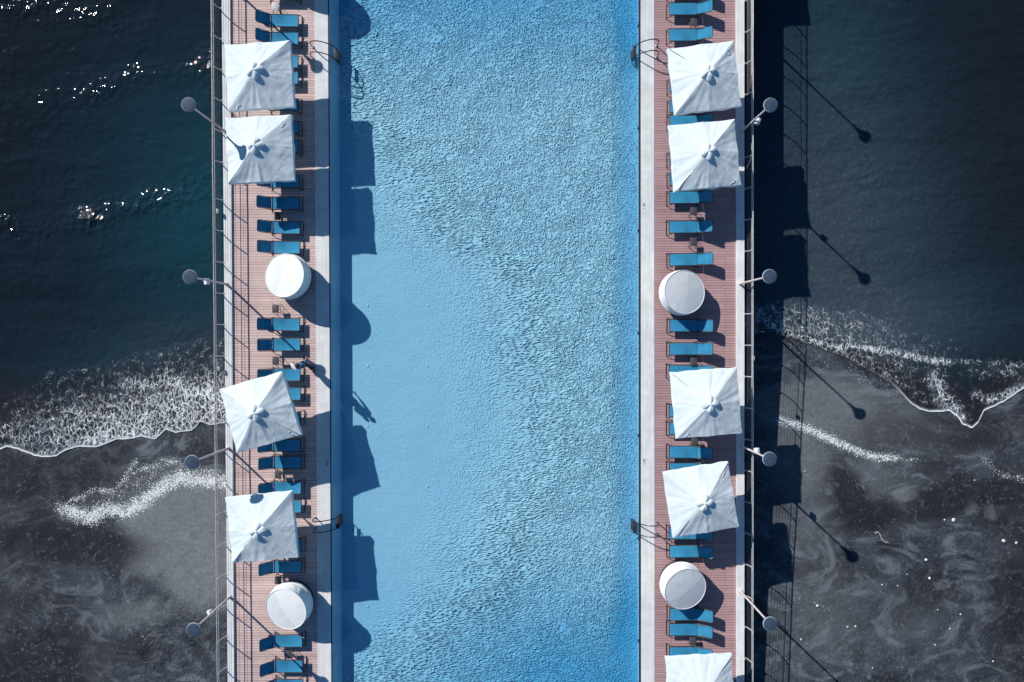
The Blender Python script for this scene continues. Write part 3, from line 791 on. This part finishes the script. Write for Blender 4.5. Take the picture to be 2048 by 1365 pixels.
PARASOLS = [
    (517.5, 150.5, 3.5, 'topmost square white parasol on the left deck, no lamp shadow on it'),
    (518.7, 298, 3.0, 'square white parasol with a lamp shadow lying across its canopy'),
    (518.6, 825, 16, 'square white parasol turned askew on the left deck below the walking person'),
    (522.6, 1056.5, 5.5, 'square white parasol with a half round lamp shadow on its upper edge'),
    (1410, 154, 6.6, 'square white parasol on the right deck beside the upper pool ladder'),
    (1410.6, 310, 5.3, 'square white parasol on the right deck above the pair of small tables'),
    (1414, 807, 4.5, 'square white parasol on the right deck with a creased lower panel, below a round daybed'),
    (1403, 1001, 9.5, 'square white parasol on the right deck standing nearest the pool, beside the lower ladder'),
    (1402, 1381, 2.5, 'square white parasol cut off by the bottom edge of the photo'),
    (1410, -312, 5.0, 'square white parasol on the right deck beyond the top of the photo')]
for i, (cx, cy, rz, label) in enumerate(PARASOLS):
    p = make_parasol(i + 1)
    x_, y_ = pw(cx, cy, 1.93); p.location = (x_, y_, 0); p.rotation_euler[2] = R(rz)
    tag(p, label, 'parasol', 'square white parasols on the two decks')

# ------------------------------------------------------------------ round daybeds
def make_daybed(seed):
    rt = empty('round_daybed', (0, 0, 0))
    Rr, n = .985, 72
    MB().lathe([(.90, .02), (.93, .04), (.93, .40), (.90, .42)], 48).build('base', M['table'], rt)
    for a in range(6):
        th = a * math.pi / 3; MB().lathe([(.03, 0), (.03, .03)], 10, (.8 * math.cos(th), .8 * math.sin(th), 0)).build('foot', M['dark'], rt)
    mt = MB().lathe([(.90, .421), (1.0, .44), (1.025, .52), (1.02, .60), (1.0, .65), (.93, .67)], 64).build('mattress', M['bed_cover'], rt)
    # hood: an upright drum of cloth cut obliquely, high towards +x
    sd = MB(); vv = []; rows = 8
    def top(th): return 1.12 + .31 * math.cos(th)
    for r_ in range(rows + 1):
        f_ = r_ / rows
        for k in range(n):
            th = 2 * math.pi * k / n; z1 = top(th)
            fold = .018 * mnoise.noise((th * 6 + seed, f_ * 1.2, 2.0)) * math.sin(math.pi * f_) * 1.6
            fold += .02 * math.sin(math.pi * f_) * (.5 + .5 * math.cos(th)) * mnoise.noise((math.sin(th) * 9 + 3 * f_, seed, 1))
            rad = Rr - .03 * f_ + fold
            vv.append((rad * math.cos(th), rad * math.sin(th), (.665 + (z1 - .665) * f_)))
    sd.add(vv, [(r_ * n + k, r_ * n + (k + 1) % n, (r_ + 1) * n + (k + 1) % n, (r_ + 1) * n + k) for r_ in range(rows) for k in range(n)])
    hood = sd.build('hood_side', M['bed_cover'], rt)
    # top cloth, its light and shade painted in as two cloth tones
    tp = MB(); tv = [(0, 0, top(math.pi / 2) + .05)]; NR = 14
    for r_ in range(1, NR + 1):
        f_ = r_ / NR
        for k in range(n):
            th = 2 * math.pi * k / n; x, y = (Rr - .03) * f_ * math.cos(th), (Rr - .03) * f_ * math.sin(th)
            z = 1.12 + .31 * x / (Rr - .03) + .05 * (1 - f_ * f_) + .006 * mnoise.noise((x * 3 + seed, y * 3, 0))
            tv.append((x, y, z))
    fs, mi = [], []
    def panel(x, y): return 1 if (x < -.12 + .22 * y + .12 * y * y) else 0  # shade line across the hood, put into the cloth colour
    for k in range(n):
        fs.append((0, 1 + k, 1 + (k + 1) % n))
    for r_ in range(NR - 1):
        for k in range(n):
            fs.append((1 + r_ * n + k, 1 + r_ * n + (k + 1) % n, 1 + (r_ + 1) * n + (k + 1) % n, 1 + (r_ + 1) * n + k))
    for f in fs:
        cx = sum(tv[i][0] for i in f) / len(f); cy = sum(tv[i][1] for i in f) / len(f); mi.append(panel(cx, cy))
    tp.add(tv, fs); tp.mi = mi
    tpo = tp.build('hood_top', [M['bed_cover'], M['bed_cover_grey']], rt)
    MB().tube([((Rr - .022) * math.cos(2 * math.pi * k / n), (Rr - .022) * math.sin(2 * math.pi * k / n), top(2 * math.pi * k / n) + .004) for k in range(n + 1)], .015, 6).build('piping', M['bed_cover_grey'], tpo)
    return rt
DAYBEDS = [
    (571, -93, -10, 'round white daybed on the left deck beyond the top of the photo'),
    (571, 552, -8, 'round daybed on the left deck under a brilliant white hood, in full sun'),
    (574.5, 1216, 42, 'round daybed low on the left deck, its pale hood raised to the upper right'),
    (1367.5, 585, 184, 'grey white round daybed on the right deck between the second and third parasol'),
    (1369, 1176, 138, 'round daybed low on the right deck, its white side showing at the upper left')]
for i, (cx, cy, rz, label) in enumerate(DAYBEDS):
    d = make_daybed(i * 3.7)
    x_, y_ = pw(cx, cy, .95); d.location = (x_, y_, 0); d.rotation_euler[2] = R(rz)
    tag(d, label, 'daybed', 'round daybeds with white hoods')

# ------------------------------------------------------------------ sun loungers (head towards -x, foot towards +x)
def make_lounger(ang):
    rt = empty('sun_lounger', (0, 0, 0))
    w, L, zb = .275, 1.24, .30
    ca, sa = math.cos(R(ang)), math.sin(R(ang)); bl = .68
    def sheet(pts, half, thick=.008, taper=0.0, rnd=False):
        mb = MB(); vs = []; m = 7; n = len(pts)
        for lay in (0, 1):
            for i, (x, z) in enumerate(pts):
                f_ = i / (n - 1); hw = half * (1 - taper * f_)
                if rnd and f_ > .85: hw *= 1 - .9 * (f_ - .85) ** 1.5
                for j in range(m):
                    s_ = -1 + 2 * j / (m - 1)
                    vs.append((x, s_ * hw, z - .014 * (1 - s_ * s_) - lay * thick))
        def id_(l, i, j): return l * n * m + i * m + j
        fs = [(id_(0, i, j), id_(0, i, j + 1), id_(0, i + 1, j + 1), id_(0, i + 1, j)) for i in range(n - 1) for j in range(m - 1)]
        fs += [(id_(1, i, j), id_(1, i + 1, j), id_(1, i + 1, j + 1), id_(1, i, j + 1)) for i in range(n - 1) for j in range(m - 1)]
        for i in range(n - 1):
            for j in (0, m - 1): fs.append((id_(0, i, j), id_(0, i + 1, j), id_(1, i + 1, j), id_(1, i, j)))
        for j in range(m - 1):
            for i in (0, n - 1): fs.append((id_(0, i, j), id_(0, i, j + 1), id_(1, i, j + 1), id_(1, i, j)))
        mb.add(vs, fs); return mb
    sheet([(L * k / 8, zb + .010 - .012 * math.sin(math.pi * k / 8)) for k in range(9)], w - .02).build('seat', M['sling'], rt)
    bk = sheet([(-bl * ca * k / 7 - .015, zb + .012 + bl * sa * k / 7 - .014 * math.sin(math.pi * k / 7)) for k in range(8)], w - .025, rnd=True).build('backrest', M['sling'], rt)
    # backrest hoop
    hp = []
    for s_ in (1,):
        top = (-bl * ca - .02, zb + bl * sa)
        hp = [(-.01, w, zb), (top[0] * .86, w * .985, zb + (top[1] - zb) * .86), (top[0] * .97, w * .9, zb + (top[1] - zb) * .97), (top[0], w * .7, top[1]),
              (top[0], -w * .7, top[1]), (top[0] * .97, -w * .9, zb + (top[1] - zb) * .97), (top[0] * .86, -w * .985, zb + (top[1] - zb) * .86), (-.01, -w, zb)]
    MB().tube(hp, .016, 7).build('backrest_frame', M['frame'], bk)
    fr = MB()
    for s_ in (-1, 1):
        fr.tube([(-.10, s_ * (w + .004), zb - .012), (L + .02, s_ * (w + .004), zb - .012)], .021, 7)
    fr.tube([(L + .02, -w - .004, zb - .012), (L + .02, w + .004, zb - .012)], .021, 7)
    for x in (.18, .52, .86): fr.tube([(x, -w, zb - .05), (x, w, zb - .05)], .012, 6)
    fr.build('seat_frame', M['frame'], rt)
    for s_ in (-1, 1):
        MB().tube([(L - .18, s_ * (w + .005), zb - .02), (L + .04, s_ * (w + .05), .13), (L + .10, s_ * (w + .06), .0)], .017, 7).build('leg', M['frame'], rt)
        MB().tube([(.20, s_ * (w + .005), zb - .02), (-.02, s_ * (w + .05), .13), (-.08, s_ * (w + .06), .0)], .017, 7).build('leg', M['frame'], rt)
        MB().tube([(.10, s_ * (w - .03), zb - .03), (-bl * ca * .55, s_ * (w - .04), zb + bl * sa * .5)], .010, 6).build('prop', M['frame'], rt)
    for x in (L + .10, -.08): MB().tube([(x, -w - .06, .02), (x, w + .06, .02)], .015, 7).build('floor_bar', M['frame'], rt)
    return rt
pl_, pr_ = make_lounger(45), make_lounger(29)
LEFT = [  # y in the photo, label
    (-14, 'left deck lounger whose lower edge just shows at the top of the photo'),
    (41, 'blue lounger on the left deck below the pale table, crossed by a lamp shadow'),
    (77, 'blue lounger on the left deck just above the topmost parasol'),
    (124, 'upper of two lounger feet showing at the right of the topmost left parasol'),
    (156, 'lower of two lounger feet showing at the right of the topmost left parasol'),
    (209, 'lounger foot showing at the lower right corner of the topmost left parasol'),
    (256, 'upper of two shaded lounger feet beside the parasol with the lamp shadow'),
    (293, 'lower of two shaded lounger feet beside the parasol with the lamp shadow'),
    (364, 'lounger half hidden under the lower edge of the parasol with the lamp shadow'),
    (407, 'lounger in half shadow above a small table on the upper left deck'),
    (455, 'left deck lounger with a diagonal parasol shadow over its seat'),
    (495, 'sunlit left deck lounger just above the brilliant white round daybed'),
    (649, 'left deck lounger with a knobbed lamp shadow, below the small table under the daybed'),
    (690, 'left deck lounger with a diagonal lamp shadow, just above a small table'),
    (750, 'blue lounger beside the walking person, its head under the askew parasol'),
    (788, 'sunlit lounger foot at the upper right of the askew parasol'),
    (836, 'sunlit lounger foot at the lower right of the askew parasol'),
    (891, 'lounger peeking out below the lower edge of the askew parasol'),
    (925, 'half shaded left deck lounger just above a table, below the askew parasol'),
    (976, 'left deck lounger between a table and the parasol with the half round shadow'),
    (1013, 'sunlit lounger foot at the upper right of the parasol with the half round shadow'),
    (1091, 'shaded lounger foot at the lower right of the parasol with the half round shadow'),
    (1134, 'half shaded lounger below the parasol with the half round shadow'),
    (1283, 'left deck lounger just below the lower round daybed'),
    (1333, 'left deck lounger below a shaded table, second from the bottom of the photo'),
    (1371, 'left deck lounger cut by the bottom edge of the photo')]
RIGHT = [
    (-20, 'right deck lounger at the top of the photo, mostly its shadow showing'),
    (18, 'blue lounger on the right deck above the topmost small table'),
    (70, 'blue lounger on the right deck just above the topmost right parasol'),
    (171, 'lounger hidden under the topmost right parasol, only its foot frame showing'),
    (214, 'lounger foot frame at the lower left corner of the topmost right parasol'),
    (243, 'lounger whose edge shows between the two upper right parasols'),
    (318, 'lounger hidden under the second right parasol, only its foot frame showing'),
    (358, 'lounger foot frame at the lower left corner of the second right parasol'),
    (395, 'right deck lounger with a shaded backrest, just below the second parasol'),
    (454, 'right deck lounger between the two small tables, a shadow notch on its backrest'),
    (519, 'sunlit right deck lounger just above the upper round daybed'),
    (652, 'right deck lounger with the round daybed shadow across it'),
    (698, 'sunlit right deck lounger just above a table and the creased parasol'),
    (743, 'lounger at the upper left corner of the creased right parasol'),
    (823, 'lounger under the creased right parasol, foot frame showing at its left edge'),
    (857, 'lounger at the lower left corner of the creased right parasol'),
    (905, 'right deck lounger in half shadow between the two lower parasols, below a table'),
    (938, 'lounger half under the upper edge of the tilted right parasol'),
    (1067, 'lounger under the lower edge of the tilted right parasol, its head showing'),
    (1103, 'right deck lounger with a shaded backrest above the lower round daybed'),
    (1229, 'lounger partly under the lower round daybed hood'),
    (1260, 'sunlit right deck lounger just above the lowest small table'),
    (1306, 'right deck lounger just above the parasol cut off by the photo')]
uL = uR = False
for y, label in LEFT:
    o = pl_ if not uL else copy_tree(pl_); uL = True
    hx = 540.5 + .0066 * y; x_, y_ = pw(hx, y, .3)
    o.location = (x_ + random.uniform(-.02, .02), y_, 0); o.rotation_euler[2] = R(random.uniform(-1.2, 1.2))
    tag(o, label, 'sun lounger', 'blue sun loungers on the left deck')
for y, label in RIGHT:
    o = pr_ if not uR else copy_tree(pr_); uR = True
    x_, y_ = pw(1394.5, y, .3)
    o.location = (x_ + random.uniform(-.02, .02), y_, 0); o.rotation_euler[2] = math.pi + R(random.uniform(-1.2, 1.2))
    tag(o, label, 'sun lounger', 'blue sun loungers on the right deck')

# ------------------------------------------------------------------ small side tables
def make_table(mat):
    rt = empty('side_table', (0, 0, 0))
    MB().box((0, 0, .355), (.30, .36, .028), bev=.008).build('table_top', mat, rt)
    for sx in (-1, 1):
        for sy in (-1, 1):
            MB().tube([(sx * .12, sy * .15, .342), (sx * .15, sy * .20, 0)], .013, 6).build('leg', M['frame'], rt)
    for sx in (-.138, .138): MB().tube([(sx, -.18, .10), (sx, .18, .10)], .009, 6).build('stretcher', M['frame'], rt)
    return rt
TABLES = [
    (550, 13, 1, 'pale small table at the top of the left deck'),
    (555, 432, 0, 'small dark table between two half shaded left deck loungers'),
    (551, 618, 0, 'small dark table below the brilliant white daybed, standing clear of shadow'),
    (551.5, 722, 0, 'small dark table left of the walking person'),
    (556, 950, 0, 'small dark table between two left deck loungers below the askew parasol'),
    (556, 1161, 0, 'small dark table just above the lower left round daybed'),
    (578, 1310, 0, 'small dark table in shade between the two lowest whole left loungers'),
    (1388, 45, 0, 'small dark table between the two topmost right loungers'),
    (1387, 423, 0, 'upper of the two small dark tables below the second right parasol'),
    (1387, 484, 0, 'lower of the two small dark tables above the right round daybed'),
    (1387.5, 724, 0, 'small dark table just above the creased right parasol'),
    (1389, 883, 0, 'small dark table at the lower edge of the creased right parasol'),
    (1385.5, 1283, 0, 'small dark table above the lowest whole right lounger')]
t0, t1 = make_table(M['table']), make_table(M['table_pale']); ut = [False, False]
for x, y, pale, label in TABLES:
    src = (t0, t1)[pale]; o = src if not ut[pale] else copy_tree(src); ut[pale] = True
    x_, y_ = pw(x, y, .36); o.location = (x_, y_, 0); o.rotation_euler[2] = R(random.uniform(-3, 3))
    tag(o, label, 'side table', 'small side tables beside the loungers')

# ------------------------------------------------------------------ pool ladders (pool towards +x)
def make_ladder():
    rt = empty('pool_ladder', (0, 0, 0))
    for s_ in (-1, 1):
        y = s_ * .25
        pts = [(0, y, .0), (-.03, y, .30), (.0, y, .56), (.10, y, .70), (.26, y, .745), (.48, y, .70), (.74, y, .50), (.93, y, .22), (1.02, y, -.10), (1.03, y, -.66)]
        # round the polyline
        P = [Vector(p) for p in pts]
        for _ in range(2):
            Q = [P[0]]
            for a, b in zip(P[:-1], P[1:]): Q += [a.lerp(b, .25), a.lerp(b, .75)]
            P = Q + [P[-1]]
        MB().tube(P, .024, 8).build('handrail', M['ladder'], rt)
        MB().lathe([(.06, .014), (.06, .03), (.03, .045)], 14, (0, y, 0)).build('flange', M['steel'], rt)
    for z in (.0, -.26, -.5):
        MB().box((1.03 - .02, 0, z - .02), (.16, .56 if z == 0 else .46, .03), bev=.008).build('step', M['step'], rt)
    return rt
LAD = [(627, 107, 0, 'pool ladder on the left coping beside the topmost left parasol'), (631.5, 1046, 0, 'pool ladder on the left coping beside the parasol with the half round shadow'),
       (1313, 104, 1, 'pool ladder on the right coping beside the topmost right parasol'), (1313, 1055, 1, 'pool ladder on the right coping beside the tilted parasol')]
ld = make_ladder()
for i, (x, y, side, label) in enumerate(LAD):
    o = ld if i == 0 else copy_tree(ld)
    x_, y_ = pw(x, y, 0); o.location = (x_, y_, 0); o.rotation_euler[2] = math.pi if side else 0
    tag(o, label, 'pool ladder', 'steel ladders into the pool')

# ------------------------------------------------------------------ the person walking past the loungers
def skin_object(name, chains, mat, parent, sub=2):
    """chains: lists of (co, radius); first vertex is the root; vertices at the same place are shared"""
    verts, rads, edges, key = [], [], [], {}
    def vid(co, r):
        k = tuple(round(c, 4) for c in co)
        if k not in key: key[k] = len(verts); verts.append(co); rads.append(r)
        return key[k]
    for ch in chains:
        prev = None
        for co, r in ch:
            i = vid(co, r)
            if prev is not None and prev != i: edges.append((prev, i))
            prev = i
    me = bpy.data.meshes.new(name); me.from_pydata(verts, edges, [])
    o = link(name, me, parent)
    md = o.modifiers.new('skin', 'SKIN'); md.use_smooth_shade = True
    for i, sv in enumerate(me.skin_vertices[0].data):
        r = rads[i]; sv.radius = (r, r) if not isinstance(r, tuple) else r; sv.use_root = (i == 0)
    md2 = o.modifiers.new('sub', 'SUBSURF'); md2.levels = sub; md2.render_levels = sub
    dg = bpy.context.evaluated_depsgraph_get(); me2 = bpy.data.meshes.new_from_object(o.evaluated_get(dg))
    o.modifiers.clear(); o.data = me2; bpy.data.meshes.remove(me)
    me2.materials.clear(); me2.materials.append(mat)
    me2.polygons.foreach_set('use_smooth', [True] * len(me2.polygons))
    return o
def make_person():
    rt = empty('person', (0, 0, 0))   # faces +y
    hipL, hipR = (-.10, 0, .90), (.10, 0, .90)
    legL = [((0, 0, .96), .125), (hipL, .085), ((-.10, .18, .50), .058), ((-.10, .16, .30), .055), ((-.10, .22, .09), .036), ((-.10, .29, .045), .036), ((-.10, .40, .03), .028)]
    legR = [((0, 0, .96), .125), (hipR, .085), ((.10, -.05, .49), .058), ((.10, -.18, .30), .052), ((.10, -.32, .13), .036), ((.10, -.29, .055), .034), ((.10, -.19, .03), .028)]
    spine = [((0, 0, .96), .125), ((0, .0, 1.12), .12), ((0, .01, 1.30), .14), ((0, .0, 1.42), .105), ((0, .01, 1.50), .052), ((0, .03, 1.58), .06), ((0, .045, 1.66), .092), ((0, .03, 1.74), .075)]
    # left arm bent up to hold the towel on the shoulder, right arm swinging
    armL = [((0, 0, 1.42), .105), ((-.17, 0, 1.42), .055), ((-.27, .06, 1.20), .042), ((-.25, .24, 1.30), .036), ((-.21, .26, 1.42), .026), ((-.20, .26, 1.48), .03)]
    armR = [((0, 0, 1.42), .105), ((.17, 0, 1.42), .055), ((.24, .04, 1.16), .042), ((.25, .20, .98), .034), ((.245, .25, .92), .026), ((.245, .28, .87), .030)]
    ch = [spine, legL, legR, armL, armR]
    for base, tipdir, fw in (((-.20, .26, 1.48), Vector((.0, -.10, .75)), Vector((1, 0, 0))), ((.245, .28, .87), Vector((0, .45, -.75)), Vector((1, 0, 0)))):
        d = tipdir.normalized(); B = Vector(base)
        for k in range(4):
            s_ = B + fw * (-.028 + .0185 * k); L_ = (.062, .072, .070, .055)[k]
            ch.append([(base, .03), (tuple(s_ + d * .035), .0105), (tuple(s_ + d * (.035 + L_ * .5) + Vector((0, -.006, 0))), .0095), (tuple(s_ + d * (.035 + L_) + Vector((0, -.02, 0))), .008)])
        ch.append([(base, .03), (tuple(B + fw * .042 + d * .005), .011), (tuple(B + fw * .055 + d * .04), .009)])
    body = skin_object('body', ch, M['skin'], rt, 2)
    # nose and ears belong to the body mesh
    bm = bmesh.new(); bm.from_mesh(body.data)
    for c, r in (((0, .145, 1.645), (.014, .022, .022)), ((-.095, .04, 1.65), (.012, .022, .032)), ((.095, .04, 1.65), (.012, .022, .032))):
        bmesh.ops.create_uvsphere(bm, u_segments=10, v_segments=8, radius=1.0, matrix=Matrix.Translation(c) @ Matrix.Diagonal((*r, 1)))
    for f in bm.faces: f.smooth = True
    bm.to_mesh(body.data); bm.free()
    eyes = MB()
    for s_ in (-1, 1): eyes.lathe([(.001, 1.668), (.010, 1.670), (.013, 1.678), (.010, 1.686), (.001, 1.688)], 10, (s_ * .034, .122, 0))
    eyes.build('eyes', M['dark'], body)
    MB().box((0, .128, 1.605), (.045, .014, .010), bev=.003).build('mouth', M['stone'], body)
    hb = MB(); hv = []; NA, NR = 24, 10
    for r_ in range(NR + 1):
        ph = R(4 + 92 * r_ / NR)
        for k in range(NA):
            th = 2 * math.pi * k / NA; front = max(0, math.sin(th))
            ph2 = ph * (1 - .42 * front ** 1.5)
            rr = .112 + .006 * mnoise.noise((math.cos(th) * 4, math.sin(th) * 4, r_ * .6))
            hv.append((rr * .92 * math.sin(ph2) * math.cos(th), .03 + rr * 1.02 * math.sin(ph2) * math.sin(th), 1.675 + rr * 1.12 * math.cos(ph2)))
    hb.add(hv, [(r_ * NA + k, r_ * NA + (k + 1) % NA, (r_ + 1) * NA + (k + 1) % NA, (r_ + 1) * NA + k) for r_ in range(NR) for k in range(NA)] + [tuple(range(NA))])
    hb.build('hair', M['hair'], rt)
    skin_object('shirt', [[((0, 0, 1.0), .150), ((0, 0, 1.13), .142), ((0, .01, 1.30), .160), ((0, 0, 1.42), .125), ((0, .005, 1.475), .075)],
                          [((0, 0, 1.42), .125), ((-.17, 0, 1.425), .074), ((-.27, .06, 1.20), .060), ((-.252, .22, 1.287), .050)], [((0, 0, 1.42), .125), ((.17, 0, 1.425), .074), ((.24, .04, 1.16), .060), ((.249, .185, .997), .050)]], M['shirt'], rt)
    skin_object('trousers', [[((0, 0, .97), .140), ((-.10, 0, .89), .104), ((-.10, .18, .50), .078), ((-.10, .165, .30), .070), ((-.10, .205, .14), .060)],
                             [((0, 0, .97), .140), ((.10, 0, .89), .104), ((.10, -.05, .49), .078), ((.10, -.18, .30), .070), ((.10, -.27, .18), .058)], [((0, 0, .97), .140), ((0, 0, 1.04), .142)]], M['trousers'], rt)
    for x, y, z, a in ((-.10, .315, .034, 0), (.10, -.27, .045, -20)):
        MB().box((x, y, z), (.105, .28, .066), Matrix.Rotation(R(a), 3, 'X'), .025).build('shoe', M['dark'], rt)
    return rt
per = make_person()
x_, y_ = pw(618, 730, 0); per.location = (x_, y_, 0.003); per.rotation_euler[2] = R(22)
tag(per, 'person in dark blue shirt and dark trousers walking past the loungers', 'person')
# rolled white towel carried on the shoulder
tw = MB()
tw.tube([(-.24 + .02 * k, .22 - .07 * k, 1.555 + .012 * math.sin(k * 1.9)) for k in range(6)], [.05, .08, .09, .088, .075, .05], 12)
two = tw.build('towel', M['towel']); two.location = per.location; two.rotation_euler[2] = per.rotation_euler[2]
tag(two, 'white rolled towel carried on the shoulder of the walking person', 'towel')

# ------------------------------------------------------------------ things washed up on the sand
def pebble_mesh(seed, r):
    b = bmesh.new(); bmesh.ops.create_icosphere(b, subdivisions=2, radius=r)
    for q in b.verts:
        n = mnoise.noise(q.co / r * 1.1 + Vector((seed, 0, 0))); q.co *= 1 + .35 * n; q.co.z *= .55
    for f in b.faces: f.smooth = True
    me = bpy.data.meshes.new('pale_stone'); b.to_mesh(me); b.free(); me.materials.append(M['stone']); return me
STONES = [(1852, 1120, .09), (1859, 1157, .09), (1764, 1170, .05), (1635, 1212, .09), (1695, 1254, .07), (1711, 1253, .07), (1907, 1040, .12), (1889, 1040, .06), (2007, 1082, .11),
          (2032, 1086, .08), (1875, 1220, .05), (1921, 1229, .06), (1900, 1258, .05), (1602, 1279, .07), (1870, 1290, .06), (1795, 1172, .05), (1949, 961, .05), (1986, 1323, .06), (1814, 1149, .04), (1745, 1336, .05)]
for i, (x, y, r) in enumerate(STONES):
    z = -1.2
    for _ in range(4): X_, Y_ = pw(x, y, z); z = float(zs(Y_)) - .02
    o = link('pale_stone', pebble_mesh(i * 2.3, r * .8), None, (X_, Y_, z + r * .2), random.uniform(0, 6))
    tag(o, 'small pale stone lying on the dark wet sand right of the pier', 'stone', 'pale stones on the wet sand')
z = -1.4
for _ in range(4): X_, Y_ = pw(1762, 1075, z); z = float(zs(Y_)) - .02
b = MB().tube([(-.36, .22, .02), (-.16, .27, .03), (-.05, .12, .03), (.02, -.08, .02), (.18, -.24, .02), (.40, -.28, .015)], [.012, .02, .024, .022, .018, .009], 7)
b.tube([(-.16, .27, .03), (-.28, .16, .03)], [.016, .008], 6); b.tube([(.18, -.24, .02), (.33, -.20, .04)], [.012, .006], 6)
o = b.build('driftwood_twig', M['twig']); o.location = (X_, Y_, z); tag(o, 'thin bleached forked twig washed up on the dark sand', 'twig')

# ------------------------------------------------------------------ light, sky, camera
el = R(32.08); sunvec = Vector((-.727 * math.cos(el), .687 * math.cos(el), math.sin(el))).normalized()
sl = bpy.data.lights.new('sun', 'SUN'); sl.energy = 4.4; sl.angle = R(.53); sl.color = (1.0, .955, .90)
so = bpy.data.objects.new('sun', sl); COL.objects.link(so); so.rotation_euler = (-sunvec).to_track_quat('-Z', 'Y').to_euler(); so.location = (-30, 28, 40)
w = bpy.data.worlds.new('World'); scene.world = w; w.use_nodes = True
nt = w.node_tree; nt.nodes.clear()
sky = nt.nodes.new('ShaderNodeTexSky'); sky.sky_type = 'NISHITA'; sky.sun_disc = False; sky.sun_elevation = el
sky.sun_rotation = math.atan2(sunvec.x, sunvec.y); sky.air_density = 1.0; sky.dust_density = .2; sky.ozone_density = 6.0
bg = nt.nodes.new('ShaderNodeBackground'); bg.inputs['Strength'].default_value = .060
ow = nt.nodes.new('ShaderNodeOutputWorld'); tint = nt.nodes.new('ShaderNodeMix'); tint.data_type = 'RGBA'; tint.blend_type = 'MULTIPLY'; tint.inputs[0].default_value = 1.0
tint.inputs[7].default_value = (.66, 1.0, 1.12, 1)
nt.links.new(sky.outputs[0], tint.inputs[6]); nt.links.new(tint.outputs[2], bg.inputs[0]); nt.links.new(bg.outputs[0], ow.inputs[0])
cam = bpy.data.cameras.new('camera'); cam.sensor_width = 36; cam.lens = 24; cam.clip_end = 2000; cam.clip_start = .1
co = bpy.data.objects.new('camera', cam); COL.objects.link(co); co.location = (0, 0, H); co.rotation_euler = (0, 0, 0)
scene.camera = co
vs_ = scene.view_settings; vs_.view_transform = 'Standard'; vs_.look = 'None'; vs_.exposure = .25; vs_.gamma = 1.0; vs_.use_curve_mapping = False
scene.cycles.use_denoising = True
scene.cycles.max_bounces = 6; scene.cycles.diffuse_bounces = 3; scene.cycles.glossy_bounces = 3; scene.cycles.transparent_max_bounces = 8
scene.cycles.sample_clamp_indirect = 4.0
